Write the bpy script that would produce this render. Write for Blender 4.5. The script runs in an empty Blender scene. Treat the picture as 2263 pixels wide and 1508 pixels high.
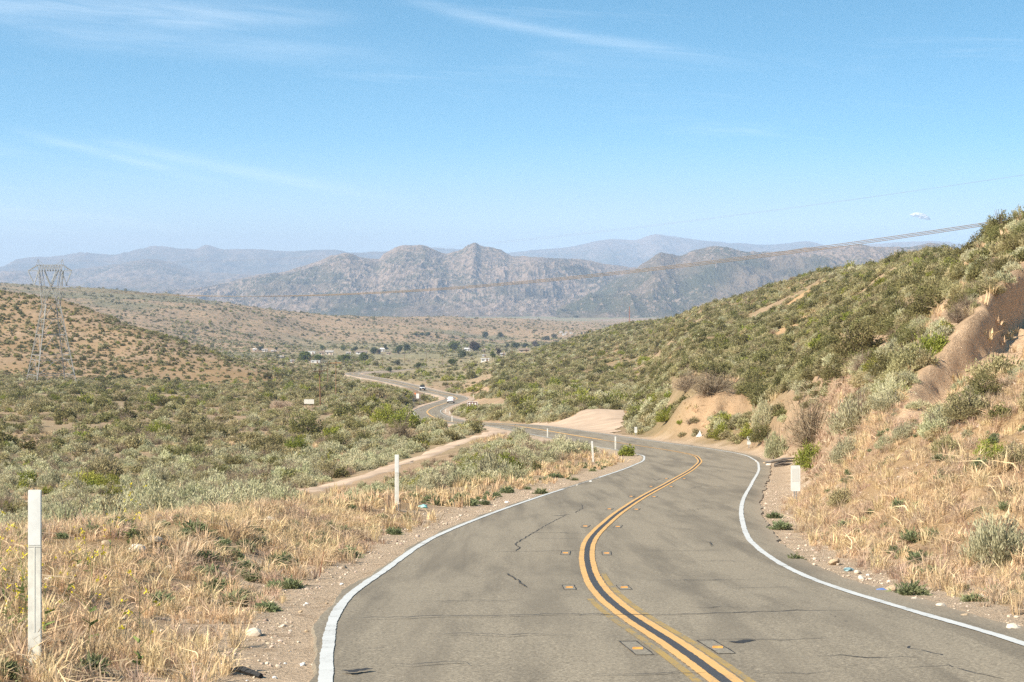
import bpy, bmesh, math, random, time
import numpy as np
from mathutils import Vector, Matrix, Euler

T0 = time.time()
scene = bpy.context.scene
COL = scene.collection

# ------------------------------------------------------------------ camera
F = 4575.0            # focal length in photograph pixels (2263 wide)
CX, HY = 1131.5, 610.0  # principal column, eye-level row
W_PX, H_PX = 2263.0, 1508.0
cam_d = bpy.data.cameras.new('camera')
cam = bpy.data.objects.new('camera', cam_d)
COL.objects.link(cam)
cam.location = (0, 0, 0)
cam.rotation_euler = (math.radians(90), 0, 0)
cam_d.sensor_width = 36.0
cam_d.lens = 36.0 * F / W_PX
cam_d.shift_y = -(H_PX / 2 - HY) / W_PX
cam_d.clip_start = 0.1
cam_d.clip_end = 60000
scene.camera = cam

# ------------------------------------------------------------------ light
SUN = Vector((-0.66, -0.42, 0.64)).normalized()      # towards the sun
sun_el = math.asin(SUN.z)
sun_az = math.atan2(SUN.x, SUN.y)
world = bpy.data.worlds.new('World')
scene.world = world
world.use_nodes = True
SKY_STRENGTH = 0.135
HAZE = 7.8e-5
sd = bpy.data.lights.new('sun', 'SUN')
sd.energy = 4.6
sd.angle = math.radians(0.53)
sd.color = (1.0, 0.92, 0.79)
sun = bpy.data.objects.new('sun', sd)
COL.objects.link(sun)
sun.rotation_euler = (-SUN).to_track_quat('-Z', 'Y').to_euler()
sun.location = (-60, -20, 60)

vs = scene.view_settings
scene.display_settings.display_device = 'sRGB'
vs.view_transform = 'Standard'
vs.look = 'None'
vs.gamma = 1.0
vs.use_curve_mapping = False
vs.exposure = 1.0
cy = scene.cycles
cy.use_denoising = False
cy.max_bounces = 4
cy.diffuse_bounces = 2
cy.glossy_bounces = 2
cy.transmission_bounces = 2
cy.transparent_max_bounces = 4
cy.volume_bounces = 0
cy.use_adaptive_sampling = False
cy.adaptive_threshold = 0.01


class NT:
    """small helper to wire shader nodes"""
    def __init__(self, tree):
        self.t = tree
        tree.nodes.clear()

    def n(self, kind, **kw):
        nd = self.t.nodes.new(kind)
        for k, v in kw.items():
            setattr(nd, k, v)
        return nd

    def l(self, a, b):
        self.t.links.new(a, b)

    def put(self, sock, v):
        if hasattr(v, 'is_output') or isinstance(v, bpy.types.NodeSocket):
            self.t.links.new(v, sock)
        else:
            if sock.type == 'RGBA' and len(v) == 3:
                v = (*v, 1)
            sock.default_value = v

    def math(self, op, a, b=None, c=None, clamp=False):
        nd = self.n('ShaderNodeMath', operation=op, use_clamp=clamp)
        for i, v in enumerate((a, b, c)):
            if v is not None:
                self.put(nd.inputs[i], v)
        return nd.outputs[0]

    def vmath(self, op, a, b=None):
        nd = self.n('ShaderNodeVectorMath', operation=op)
        self.put(nd.inputs[0], a)
        if b is not None:
            self.put(nd.inputs[1], b)
        return nd.outputs[0]

    def noise(self, vec, scale, detail=4, rough=0.55, dist=0.0, out='Fac'):
        nd = self.n('ShaderNodeTexNoise')
        if vec is not None:
            self.l(vec, nd.inputs['Vector'])
        nd.inputs['Scale'].default_value = scale
        nd.inputs['Detail'].default_value = detail
        nd.inputs['Roughness'].default_value = rough
        nd.inputs['Distortion'].default_value = dist
        return nd.outputs[out]

    def smooth(self, v, lo, hi, tlo=0.0, thi=1.0):
        nd = self.n('ShaderNodeMapRange', interpolation_type='SMOOTHSTEP')
        self.put(nd.inputs[0], v)
        for i, x in enumerate((lo, hi, tlo, thi)):
            nd.inputs[i + 1].default_value = x
        return nd.outputs[0]

    def lin(self, v, lo, hi, tlo=0.0, thi=1.0):
        nd = self.n('ShaderNodeMapRange')
        self.put(nd.inputs[0], v)
        for i, x in enumerate((lo, hi, tlo, thi)):
            nd.inputs[i + 1].default_value = x
        return nd.outputs[0]

    def mix(self, f, a, b, mode='MIX'):
        nd = self.n('ShaderNodeMix', data_type='RGBA', blend_type=mode)
        self.put(nd.inputs[0], f)
        self.put(nd.inputs[6], a)
        self.put(nd.inputs[7], b)
        return nd.outputs[2]

    def attr(self, name, out='Fac'):
        nd = self.n('ShaderNodeAttribute', attribute_name=name)
        return nd.outputs[out]


# sky: Nishita, with thin cirrus drawn in the direction field
nt = NT(world.node_tree)
out = nt.n('ShaderNodeOutputWorld')
bg = nt.n('ShaderNodeBackground')
tc = nt.n('ShaderNodeTexCoord')
dirv = tc.outputs['Generated']
sep = nt.n('ShaderNodeSeparateXYZ')
nt.l(dirv, sep.inputs[0])
zz = nt.math('MAXIMUM', sep.outputs[2], 0.0)
# the eye sees the low sky through clear air: spread the gradient near the horizon
zc = nt.math('ADD', nt.math('MULTIPLY', zz, 2.6), 0.055)
comb = nt.n('ShaderNodeCombineXYZ')
nt.l(sep.outputs[0], comb.inputs[0]); nt.l(sep.outputs[1], comb.inputs[1]); nt.l(zc, comb.inputs[2])
sky = nt.n('ShaderNodeTexSky', sky_type='NISHITA')
sky.sun_disc = False
sky.sun_elevation = sun_el
sky.sun_rotation = sun_az
sky.altitude = 600
sky.air_density = 1.0
sky.dust_density = 0.7
sky.ozone_density = 1.6
nt.l(nt.vmath('NORMALIZE', comb.outputs[0]), sky.inputs[0])
hsv = nt.n('ShaderNodeHueSaturation')
hsv.inputs['Saturation'].default_value = 1.25
hsv.inputs['Hue'].default_value = 0.478
hsv.inputs['Value'].default_value = 0.80
nt.l(sky.outputs[0], hsv.inputs['Color'])
skycol = hsv.outputs[0]
# azimuth / elevation of the view direction
az = nt.math('ARCTAN2', sep.outputs[0], sep.outputs[1])
el = nt.math('ARCTAN2', sep.outputs[2], nt.math('SQRT', nt.math('ADD', nt.math('POWER', sep.outputs[0], 2), nt.math('POWER', sep.outputs[1], 2))))
cv = nt.n('ShaderNodeCombineXYZ')
nt.l(nt.math('MULTIPLY', az, 7.0), cv.inputs[0])
nt.l(nt.math('ADD', nt.math('MULTIPLY', el, 75.0), nt.math('MULTIPLY', az, 5.0)), cv.inputs[1])
veil = nt.noise(cv.outputs[0], 1.0, 7, 0.62, 0.7)
cv2 = nt.n('ShaderNodeCombineXYZ')
nt.l(nt.math('MULTIPLY', az, 2.2), cv2.inputs[0])
nt.l(nt.math('MULTIPLY', el, 9.0), cv2.inputs[1])
big = nt.noise(cv2.outputs[0], 1.0, 3, 0.5, 0.2)
cirrus = nt.math('MULTIPLY', nt.smooth(veil, 0.50, 0.80), nt.smooth(big, 0.42, 0.66))
cirrus = nt.math('MULTIPLY', cirrus, 0.27)
strands = nt.noise(cv.outputs[0], 3.2, 5, 0.65, 0.4)


def streak(px0, py0, px1, py1, w, amp, bend=0.0):
    a0 = math.atan((px0 - CX) / F); e0 = math.atan((HY - py0) / F)
    a1 = math.atan((px1 - CX) / F); e1 = math.atan((HY - py1) / F)
    L = math.hypot(a1 - a0, e1 - e0)
    ux, uy = (a1 - a0) / L, (e1 - e0) / L
    da = nt.math('SUBTRACT', az, a0); de = nt.math('SUBTRACT', el, e0)
    s = nt.math('DIVIDE', nt.math('ADD', nt.math('MULTIPLY', da, ux), nt.math('MULTIPLY', de, uy)), L)
    t = nt.math('SUBTRACT', nt.math('MULTIPLY', de, ux), nt.math('MULTIPLY', da, uy))
    wob = nt.math('ADD', nt.math('MULTIPLY', nt.math('SUBTRACT', big, 0.5), 0.006), nt.math('MULTIPLY', nt.math('MULTIPLY', s, nt.math('SUBTRACT', 1.0, s)), bend))
    t = nt.math('ADD', t, wob)
    g = nt.math('POWER', 2.718, nt.math('MULTIPLY', nt.math('POWER', nt.math('DIVIDE', t, w), 2), -1.0))
    along = nt.math('MULTIPLY', nt.smooth(s, -0.12, 0.25), nt.smooth(s, 0.6, 1.15, 1.0, 0.0))
    return nt.math('MULTIPLY', nt.math('MULTIPLY', g, along), nt.math('MULTIPLY', nt.lin(strands, 0.3, 0.7, 0.25, 0.75), amp))


total = cirrus
for st in ((880, -5, 1560, 118, 0.0026, 0.23, 0.012), (40, 300, 480, 405, 0.0022, 0.22, 0.0), (200, 312, 860, 440, 0.0030, 0.20, 0.004),
           (-150, 40, 620, 20, 0.0060, 0.26, 0.0), (0, 80, 900, 130, 0.0065, 0.16, 0.0), (300, 60, 800, 40, 0.0045, 0.2, 0.0)):
    total = nt.math('ADD', total, streak(*st))
total = nt.math('MINIMUM', total, 0.8)
white = nt.mix(1.0, skycol, (1, 1, 1), 'MIX')
cl = nt.n('ShaderNodeRGB'); cl.outputs[0].default_value = (6.3, 6.5, 6.6, 1)
hzb = nt.n('ShaderNodeRGB'); hzb.outputs[0].default_value = (2.80, 3.42, 3.90, 1)
skycol = nt.mix(nt.smooth(el, 0.0, 0.070, 0.82, 0.0), skycol, hzb.outputs[0])
skyfinal = nt.mix(total, skycol, cl.outputs[0])
nt.l(skyfinal, bg.inputs[0])
bg.inputs[1].default_value = SKY_STRENGTH
nt.l(bg.outputs[0], out.inputs[0])


# ------------------------------------------------------------------ numeric helpers
def pix(px, py, d):
    """world point seen at photograph pixel (px, py) at depth d"""
    return Vector(((px - CX) / F * d, d, -(py - HY) / F * d))


def vhash(ix, iy, seed):
    h = (ix.astype(np.int64) * 374761393 + iy.astype(np.int64) * 668265263 + seed * 1442695041) & 0xFFFFFFFF
    h = ((h ^ (h >> 13)) * 1274126177) & 0xFFFFFFFF
    h = (h ^ (h >> 16)) & 0xFFFFFF
    return h.astype(np.float64) / 0xFFFFFF


def vnoise(x, y, seed=0):
    x = np.asarray(x, float); y = np.asarray(y, float)
    x0 = np.floor(x); y0 = np.floor(y)
    fx = x - x0; fy = y - y0
    fx = fx * fx * fx * (fx * (fx * 6 - 15) + 10); fy = fy * fy * fy * (fy * (fy * 6 - 15) + 10)
    a = vhash(x0, y0, seed); b = vhash(x0 + 1, y0, seed); c = vhash(x0, y0 + 1, seed); d = vhash(x0 + 1, y0 + 1, seed)
    return (a + (b - a) * fx) * (1 - fy) + (c + (d - c) * fx) * fy


def fbm(x, y, seed=0, octv=4, gain=0.5, ridged=False):
    s = 0; a = 1; t = 0
    for o in range(octv):
        v = vnoise(x * 2 ** o + o * 17.3, y * 2 ** o - o * 9.1, seed + o * 31)
        if ridged:
            v = 1 - np.abs(2 * v - 1)
        s = s + a * v; t += a; a *= gain
    return s / t


def sstep(a, b, x):
    t = np.clip((np.asarray(x, float) - a) / (b - a), 0, 1)
    return t * t * (3 - 2 * t)


def pchip(xs, ys, x):
    """monotone cubic interpolation; ys may have trailing axes"""
    xs = np.asarray(xs, float); ys = np.asarray(ys, float); x = np.clip(np.asarray(x, float), xs[0], xs[-1])
    h = np.diff(xs)
    hh = h.reshape((-1,) + (1,) * (ys.ndim - 1))
    dl = np.diff(ys, axis=0) / hh
    m = np.zeros_like(ys)
    m[0] = dl[0]; m[-1] = dl[-1]
    a, b = dl[:-1], dl[1:]
    w1 = 2 * hh[1:] + hh[:-1]; w2 = hh[1:] + 2 * hh[:-1]
    with np.errstate(divide='ignore', invalid='ignore'):
        mm = (w1 + w2) / (w1 / a + w2 / b)
    m[1:-1] = np.where(a * b > 0, mm, 0)
    k = np.clip(np.searchsorted(xs, x, side='right') - 1, 0, len(h) - 1)
    t = (x - xs[k]) / h[k]
    if ys.ndim > 1:
        t = t[:, None]; hk = h[k][:, None]
    else:
        hk = h[k]
    return ((2 * t ** 3 - 3 * t ** 2 + 1) * ys[k] + (t ** 3 - 2 * t ** 2 + t) * hk * m[k]
            + (-2 * t ** 3 + 3 * t ** 2) * ys[k + 1] + (t ** 3 - t ** 2) * hk * m[k + 1])


# ------------------------------------------------------------------ the road's centre line
ROAD_PTS = [  # (photo column, photo row, distance)
    (1603, 1508, 15.6), (1510, 1440, 17.5), (1388, 1360, 21.2), (1301, 1256, 31.0), (1302, 1200, 38.0),
    (1347, 1150, 47.0), (1402, 1110, 58.0), (1480, 1066, 76.0), (1536, 1032, 98.0), (1545, 1016, 113.0),
    (1530, 1006, 121.5), (1482, 996.5, 129.0), (1400, 984, 140.0), (1300, 968, 160.0), (1210, 953, 195.0),
    (1130, 941, 235.0), (1052, 937, 285.0), (985, 931, 350.0), (948, 917, 430.0), (945, 909, 480.0), (962, 899.5, 530.0),
    (996, 888, 585.0), (1010, 881.5, 622.0), (998, 876, 650.0), (960, 868, 682.0), (900, 852.5, 770.0), (832, 838, 885.0),
    (793, 831, 960.0), (778, 826.5, 1005.0), (800, 823, 1045.0), (880, 819, 1110.0), (960, 813, 1230.0), (1010, 806, 1380.0)]
ctrl = [Vector((2.15, -14.0, -2.05)), Vector((2.1, 2.0, -2.42))] + [pix(*p) for p in ROAD_PTS]
cp = np.array([tuple(v) for v in ctrl])
seg = np.r_[0, np.cumsum(np.linalg.norm(np.diff(cp[:, :2], axis=0), axis=1))]


def catmull(t_ctrl, pts, t):
    """C1 cubic through points with non-uniform parameters"""
    h = np.diff(t_ctrl)
    dl = np.diff(pts, axis=0) / h[:, None]
    m = np.zeros_like(pts)
    m[0] = dl[0]; m[-1] = dl[-1]
    m[1:-1] = (dl[:-1] * h[1:, None] + dl[1:] * h[:-1, None]) / (h[:-1] + h[1:])[:, None]
    k = np.clip(np.searchsorted(t_ctrl, t, side='right') - 1, 0, len(h) - 1)
    u = ((t - t_ctrl[k]) / h[k])[:, None]; hk = h[k][:, None]
    return ((2 * u ** 3 - 3 * u ** 2 + 1) * pts[k] + (u ** 3 - 2 * u ** 2 + u) * hk * m[k]
            + (-2 * u ** 3 + 3 * u ** 2) * pts[k + 1] + (u ** 3 - u ** 2) * hk * m[k + 1])


S_END = seg[-1]
s_smp = np.concatenate([np.arange(0, 170, 0.4), np.arange(170, S_END, 1.5)])
RP = catmull(seg, cp, s_smp)               # road samples
RP[:, 2] = pchip(seg, cp[:, 2], s_smp)
tan = np.gradient(RP[:, :2], axis=0)
tan /= np.linalg.norm(tan, axis=1)[:, None]
RN = np.stack([tan[:, 1], -tan[:, 0]], 1)  # to the right of travel
HALF = 3.0                                 # centre to edge line


def road_at(s, off, dz=0.0):
    i = np.clip(np.searchsorted(s_smp, s) - 1, 0, len(s_smp) - 2)
    u = np.clip((s - s_smp[i]) / (s_smp[i + 1] - s_smp[i]), 0, 1)
    p = RP[i] * (1 - u)[:, None] + RP[i + 1] * u[:, None]
    n = RN[i] * (1 - u)[:, None] + RN[i + 1] * u[:, None]
    q = p.copy()
    q[:, :2] += n * np.asarray(off)[:, None]
    q[:, 2] += dz
    return q


# ------------------------------------------------------------------ terrain: ground row seen at (column, distance)
FAR = [(1700, 768), (2300, 752), (3000, 738), (4000, 722), (5200, 706), (7000, 699), (9500, 697)]
PROF = {
    -700: [(14, 1500), (20, 1310), (28, 1200), (40, 1215), (60, 1190), (85, 1155), (110, 1105), (150, 1030), (200, 980), (270, 935), (370, 900), (500, 865),
           (650, 825), (700, 808), (800, 745), (900, 680), (1050, 620), (1300, 635), (1700, 690), (2100, 680), (2500, 645), (3000, 628), (3600, 640), (5000, 668), (7000, 688), (9500, 695)],
    0: [(14, 1492), (15.5, 1440), (20, 1302), (24, 1225), (28, 1197), (40, 1212), (60, 1190), (85, 1155), (110, 1108), (150, 1032), (200, 982), (270, 935), (370, 900), (500, 870),
        (650, 848), (700, 838), (780, 790), (880, 718), (1000, 649), (1200, 662), (1500, 705), (2000, 695), (2500, 655), (3000, 632), (3600, 642), (5000, 670), (7000, 690), (9500, 696)],
    150: [(14, 1500), (15.5, 1452), (20, 1315), (25, 1230), (30, 1182), (42, 1195), (62, 1175), (88, 1135), (115, 1092), (150, 1032), (200, 980), (270, 935), (370, 902), (500, 872),
          (650, 855), (700, 846), (790, 795), (880, 728), (970, 673), (1150, 690), (1500, 728), (2000, 715), (2500, 668), (3000, 639), (3600, 648), (5000, 675), (7000, 693), (9500, 697)],
    300: [(14.5, 1515), (18, 1400), (21.5, 1305), (26, 1222), (32, 1165), (45, 1172), (65, 1150), (90, 1115), (118, 1070), (150, 1030), (200, 982), (270, 936), (370, 903), (500, 875),
          (650, 858), (720, 840), (800, 795), (900, 728), (1100, 750), (1500, 770), (2000, 745), (2450, 690), (2950, 650), (3600, 660), (5000, 682), (7000, 696), (9500, 698)],
    450: [(15, 1515), (18.6, 1405), (22, 1305), (27, 1215), (34, 1150), (46, 1155), (62, 1140), (86, 1112), (120, 1068), (150, 1030), (200, 982), (270, 938), (370, 905), (500, 878),
          (650, 860), (720, 845), (790, 812), (870, 775), (1050, 790), (1500, 795), (2000, 770), (2400, 715), (2850, 668), (3500, 676), (5000, 690), (7000, 698), (9500, 699)],
    600: [(15.5, 1515), (19, 1415), (22.5, 1318), (28, 1220), (36, 1148), (43, 1132), (52, 1138), (66, 1125), (86, 1105), (115, 1075), (145, 1040), (175, 1008), (215, 975), (280, 938), (370, 908), (500, 880),
          (650, 860), (740, 842), (800, 826), (1000, 822), (1400, 800), (1900, 780), (2300, 752), (2550, 720), (2850, 689), (3500, 696), (5000, 699), (7000, 700), (9500, 700)],
    700: [(16, 1512), (18.3, 1440), (22.5, 1330), (28.5, 1240), (36, 1172), (46, 1122), (58, 1122), (76, 1106), (105, 1080), (135, 1050), (175, 1010), (215, 978), (280, 940), (370, 908), (500, 880),
          (650, 858), (760, 846), (900, 832), (1100, 816), (1500, 798), (2000, 778), (2350, 762), (2650, 730), (2950, 698), (3500, 704), (5000, 704), (7000, 701), (9500, 700)],
    877: [(16, 1500), (20, 1385), (30, 1258), (36, 1190), (42, 1150), (49, 1119), (56, 1106), (70, 1095), (95, 1068), (120, 1042), (148, 1018), (175, 990), (215, 960), (280, 930), (370, 906), (470, 886),
          (600, 866), (780, 846), (950, 831), (1150, 816), (1500, 797), (2050, 777), (2500, 755), (2800, 728), (3200, 703), (3700, 710), (5000, 709), (7000, 701), (9500, 700)],
    1000: [(16, 1500), (20, 1385), (30, 1255), (41, 1180), (48, 1143), (56, 1115), (70, 1088), (95, 1058), (125, 1020), (160, 986), (205, 962), (255, 947), (350, 931), (430, 915), (540, 897), (600, 886),
           (660, 874), (760, 855), (920, 832), (1100, 815), (1500, 795), (2000, 776), (2500, 757), (3000, 732), (3600, 706), (4200, 712), (5200, 706), (7000, 700), (9500, 699)],
    1131: [(16, 1500), (20, 1385), (30, 1255), (40, 1180), (52, 1128), (62, 1096), (75, 1072), (92, 1043), (120, 1003), (165, 968), (205, 950), (235, 941), (255, 932), (310, 908), (400, 888), (480, 868), (600, 845),
           (760, 818), (950, 798), (1200, 786), (1600, 784), (2100, 772), (2700, 752), (3300, 726), (3900, 709), (4500, 712), (5200, 706), (7000, 700), (9500, 699)],
    1250: [(16, 1500), (20, 1385), (30, 1255), (46, 1150), (62, 1096), (78, 1062), (95, 1034), (115, 1006), (140, 982), (172, 961), (190, 948), (245, 906), (262, 900), (330, 882), (420, 860), (560, 830), (720, 800),
           (900, 774), (1100, 757), (1350, 772), (1800, 775), (2300, 762), (3000, 738), (3600, 724), (4200, 714), (4800, 714), (5400, 706), (7000, 700), (9500, 699)],
    1400: [(16, 1500), (20, 1385), (30, 1255), (46, 1150), (57, 1110), (76, 1066), (92, 1036), (105, 1010), (120, 996), (140, 978), (160, 962), (185, 943), (215, 925), (262, 902), (330, 880), (420, 852), (500, 826), (600, 792), (720, 761),
           (850, 735), (1000, 718), (1250, 735), (1700, 755)] + FAR[1:],
    1550: [(16, 1500), (20, 1385), (30, 1255), (46, 1150), (76, 1066), (98, 1032), (113, 1014), (134, 981), (143, 960), (151, 936), (158, 868), (165, 851), (185, 822), (225, 790), (290, 760), (380, 730), (520, 700), (700, 678),
           (850, 690), (1100, 715), (1700, 745)] + FAR[1:],
    1640: [(16, 1500), (20, 1385), (30, 1255), (40, 1175), (60, 1100), (85, 1048), (100, 1026), (120, 999), (130, 974), (140, 948), (150, 912), (157, 866), (165, 849), (190, 815), (240, 775), (320, 740), (420, 706), (560, 672), (680, 652),
           (850, 670), (1100, 705), (1700, 745)] + FAR[1:],
    1700: [(16, 1500), (20, 1385), (30, 1255), (37, 1203), (43, 1148), (52, 1098), (64, 1058), (78, 1030), (95, 1000), (108, 970), (122, 930), (138, 888), (165, 840), (205, 800), (270, 752), (370, 704), (480, 662), (600, 632), (750, 645), (1000, 690), (1700, 745)] + FAR[1:],
    1850: [(16, 1500), (20, 1385), (26, 1300), (30, 1255), (34, 1205), (40, 1140), (47, 1075), (57, 1003), (67, 945), (80, 890), (95, 845), (115, 802), (145, 760), (190, 718), (260, 672), (370, 625), (480, 594), (600, 602), (800, 650), (1100, 700), (1700, 745)] + FAR[1:],
    2000: [(16, 1490), (20, 1390), (23.5, 1335), (27, 1265), (31, 1182), (36, 1110), (42, 1040), (50, 965), (57, 905), (62, 862), (66, 835), (76, 795), (90, 750), (115, 700), (160, 640), (230, 590), (320, 560), (420, 572), (600, 620), (1000, 690), (1700, 745)] + FAR[1:],
    2090: [(16, 1485), (20, 1392), (23, 1330), (27, 1255), (31, 1172), (36, 1098), (42, 1025), (50, 932), (57, 862), (62, 812), (66, 778), (72, 735), (88, 680), (110, 645), (150, 598), (200, 562), (270, 547), (340, 556), (500, 600), (1000, 690), (1700, 745)] + FAR[1:],
    2150: [(16, 1480), (19, 1410), (22, 1352), (26, 1272), (31, 1168), (36, 1088), (42, 1005), (49, 905), (55, 832), (62, 762), (70, 705), (78, 662), (88, 615), (100, 572), (118, 524), (140, 545), (220, 560), (340, 575), (600, 640), (1700, 745)] + FAR[1:],
    2263: [(16, 1475), (18.3, 1440), (20, 1404), (25, 1288), (30, 1186), (36, 1085), (43, 952), (49, 862), (55, 787), (62, 712), (70, 650), (78, 604), (86, 560), (96, 500), (108, 456), (130, 475), (200, 530), (340, 590), (600, 650), (1700, 745)] + FAR[1:],
    2500: [(16, 1440), (20, 1360), (25, 1250), (30, 1130), (36, 1010), (43, 880), (49, 780), (55, 700), (62, 620), (70, 550), (78, 500), (86, 455), (96, 400), (110, 340), (130, 360), (200, 450), (340, 560), (600, 640), (1700, 745)] + FAR[1:],
    3000: [(16, 1400), (20, 1300), (25, 1170), (30, 1040), (36, 920), (43, 780), (49, 670), (55, 560), (62, 420), (70, 370), (82, 310), (95, 260), (110, 220), (140, 260), (200, 380), (340, 520), (600, 630), (1700, 745)] + FAR[1:],
}
LD = np.linspace(math.log(14), math.log(9500), 1500)
cols = sorted(PROF)
tab = []
for c in cols:
    d = np.array([q[0] for q in PROF[c]], float); py = np.array([q[1] for q in PROF[c]], float)
    z = -(py - HY) / F * d
    # interpolate the drop as a function of log distance
    tab.append(pchip(np.log(d), z, LD))
PXS = np.linspace(-700, 3000, 371)
ZT = pchip(np.array(cols, float), np.array(tab), PXS)      # [px, logd] -> height


def base_z(X, Y):
    d = np.maximum(Y, 14.0)
    px = np.clip(CX + F * X / d, -699.9, 2999.9)
    a = (px + 700) / 10.0
    b = np.clip((np.log(d) - LD[0]) / (LD[1] - LD[0]), 0, len(LD) - 1.001)
    i = np.minimum(a.astype(int), len(PXS) - 2); j = b.astype(int)
    fa = a - i; fb = b - j
    z = (ZT[i, j] * (1 - fa) + ZT[i + 1, j] * fa) * (1 - fb) + (ZT[i, j + 1] * (1 - fa) + ZT[i + 1, j + 1] * fa) * fb
    return z + (14.0 - np.minimum(Y, 14.0)) * 0.05


Y_OFF = 25.0
w_rows = [math.log(8.0)]
while True:
    Yc = math.exp(w_rows[-1]) - Y_OFF
    st = 0.010 if Yc < 11 else 0.0042 if Yc < 78 else 0.0062 if Yc < 180 else 0.0075
    if math.exp(w_rows[-1] + st) - Y_OFF > 9300:
        break
    w_rows.append(w_rows[-1] + st)
w_rows = np.array(w_rows)
GY = np.exp(w_rows) - Y_OFF
GU = np.concatenate([np.linspace(-0.46, -0.27, 45)[:-1], np.linspace(-0.27, 0.30, 330), np.linspace(0.30, 0.50, 45)[1:]])
NR, NC = len(GY), len(GU)
GXX = GU[None, :] * (GY + Y_OFF)[:, None]
GYY = np.repeat(GY[:, None], NC, 1)
GZ = base_z(GXX, GYY)
RD = np.full(GZ.shape, 999.0)    # distance to road centre
RS = np.zeros(GZ.shape)          # signed, + right
RZ = np.zeros(GZ.shape)
for r in range(NR):
    y = GY[r]
    m = np.where(np.abs(RP[:, 1] - y) < 26)[0]
    if len(m) == 0:
        continue
    dx = GXX[r][:, None] - RP[m, 0][None]; dy = y - RP[m, 1][None]
    dd = np.hypot(dx, dy)
    k = dd.argmin(1)
    RD[r] = dd[np.arange(NC), k]
    kk = m[k]
    RS[r] = np.sign(RN[kk, 0] * dx[np.arange(NC), k] + RN[kk, 1] * np.broadcast_to(dy, dx.shape)[np.arange(NC), k]) * RD[r]
    RZ[r] = RP[kk, 2]
# relief
rough = (fbm(GXX * 1.9, GYY * 1.9, 3, 3) - 0.5) * 0.07 + (fbm(GXX * 0.45, GYY * 0.45, 5, 3) - 0.5) * 0.30 * sstep(8, 60, GYY)
rough += (fbm(GXX * 0.06, GYY * 0.06, 8, 4) - 0.5) * 1.5 * sstep(90, 400, GYY)
rough += (fbm(GXX * 0.018, GYY * 0.018, 11, 4, 0.5, True) - 0.6) * 6.0 * sstep(600, 1400, GYY)
rough += (fbm(GXX * 0.0045, GYY * 0.0045, 14, 4, 0.5, True) - 0.6) * 14.0 * sstep(1700, 3000, GYY) * (1 - sstep(4600, 5200, GYY))
# gullies down the cut bank
# slide scar in the bank: an earth rim with the ground fallen away on its right
RIM = np.array([tuple(pix(*q))[:2] for q in ((1965, 955, 50.5), (2010, 880, 58), (2058, 812, 64), (2100, 752, 68.5), (2136, 700, 72.5), (2190, 648, 77), (2250, 598, 82), (2410, 500, 93))])
rim_s = np.full(GZ.shape, 99.0); rim_t = np.zeros(GZ.shape)
mrow = (GYY > 40) & (GYY < 100) & (GXX > 4) & (GXX < 45)
xx = GXX[mrow]; yy = GYY[mrow]; best = np.full(len(xx), 1e9); sg = np.zeros(len(xx)); tt_ = np.zeros(len(xx))
for a_, b_ in zip(RIM[:-1], RIM[1:]):
    e_ = b_ - a_; L2 = e_ @ e_
    u_ = np.clip(((xx - a_[0]) * e_[0] + (yy - a_[1]) * e_[1]) / L2, 0, 1)
    dx_ = xx - a_[0] - u_ * e_[0]; dy_ = yy - a_[1] - u_ * e_[1]
    d_ = np.hypot(dx_, dy_); cr = (dx_ * e_[1] - dy_ * e_[0])
    up_ = d_ < best
    best = np.where(up_, d_, best); sg = np.where(up_, np.sign(cr) * d_, sg); tt_ = np.where(up_, a_[1] + u_ * e_[1], tt_)
sg = sg + (fbm(xx * .14, yy * .14, 301, 2, .5) - .5) * 1.2 + (fbm(xx * 1.3, yy * .25, 305, 2) - .5) * .12
rim_s[mrow] = sg; rim_t[mrow] = tt_
scarH = np.interp(rim_t, [50, 56, 61, 67, 76, 95], [0.0, 0.4, 1.1, 2.0, 2.5, 2.5])
scar = scarH * (.72 * sstep(0.0, .95, rim_s) + .28 * sstep(.2, 3.0, rim_s)) * (1 - sstep(6.5, 18, rim_s)) * (rim_s < 90)
scar = scar + scarH * .10 * (fbm(GXX * 4, GYY * 3, 307, 4, .7, True) - .6) * np.exp(-((rim_s - .9) / .9) ** 2) * (rim_s < 90)
scar = scar * (1 + .22 * (fbm(GXX * 1.1, GYY * .5, 303, 3) - .5) * sstep(.5, 1.5, rim_s))
bankw = sstep(0.13, 0.16, GXX / np.maximum(GYY, 1)) * sstep(20, 30, GYY) * (1 - sstep(90, 130, GYY))
rough += bankw * (1 - sstep(.05, .4, scarH) * sstep(-3, -1.5, rim_s) * (rim_s < 90)) * (fbm(GXX * 0.9 + GYY * 0.55, GYY * 0.22, 21, 3, 0.5, True) - 0.55) * 0.55
mid_bank = np.exp(-((GYY - 154) / 8) ** 2) * np.exp(-((CX + F * GXX / np.maximum(GYY, 10) - 1590) / 90) ** 2)
rough += mid_bank * (fbm(GXX * 0.5, GYY * 0.1, 23, 3, 0.5, True) - 0.55) * 1.8
hill_drop = 0.95 * sstep(66, 110, GYY) * sstep(1450, 1600, CX + F * GXX / np.maximum(GYY, 10)) * (1 - sstep(900, 1300, GYY)) * sstep(9, 18, RD)
GZ = GZ - hill_drop
fall = np.where(GYY < 60, 2.6, np.where(GYY < 160, 3.5, 7.0))
wr = sstep(0, 1, (RD - 4.0) / fall)
GZ = (GZ + rough - scar) * wr + (RZ - 0.032 - np.clip((GYY - 100) * 0.0006, 0, 0.4)) * (1 - wr)


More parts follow.
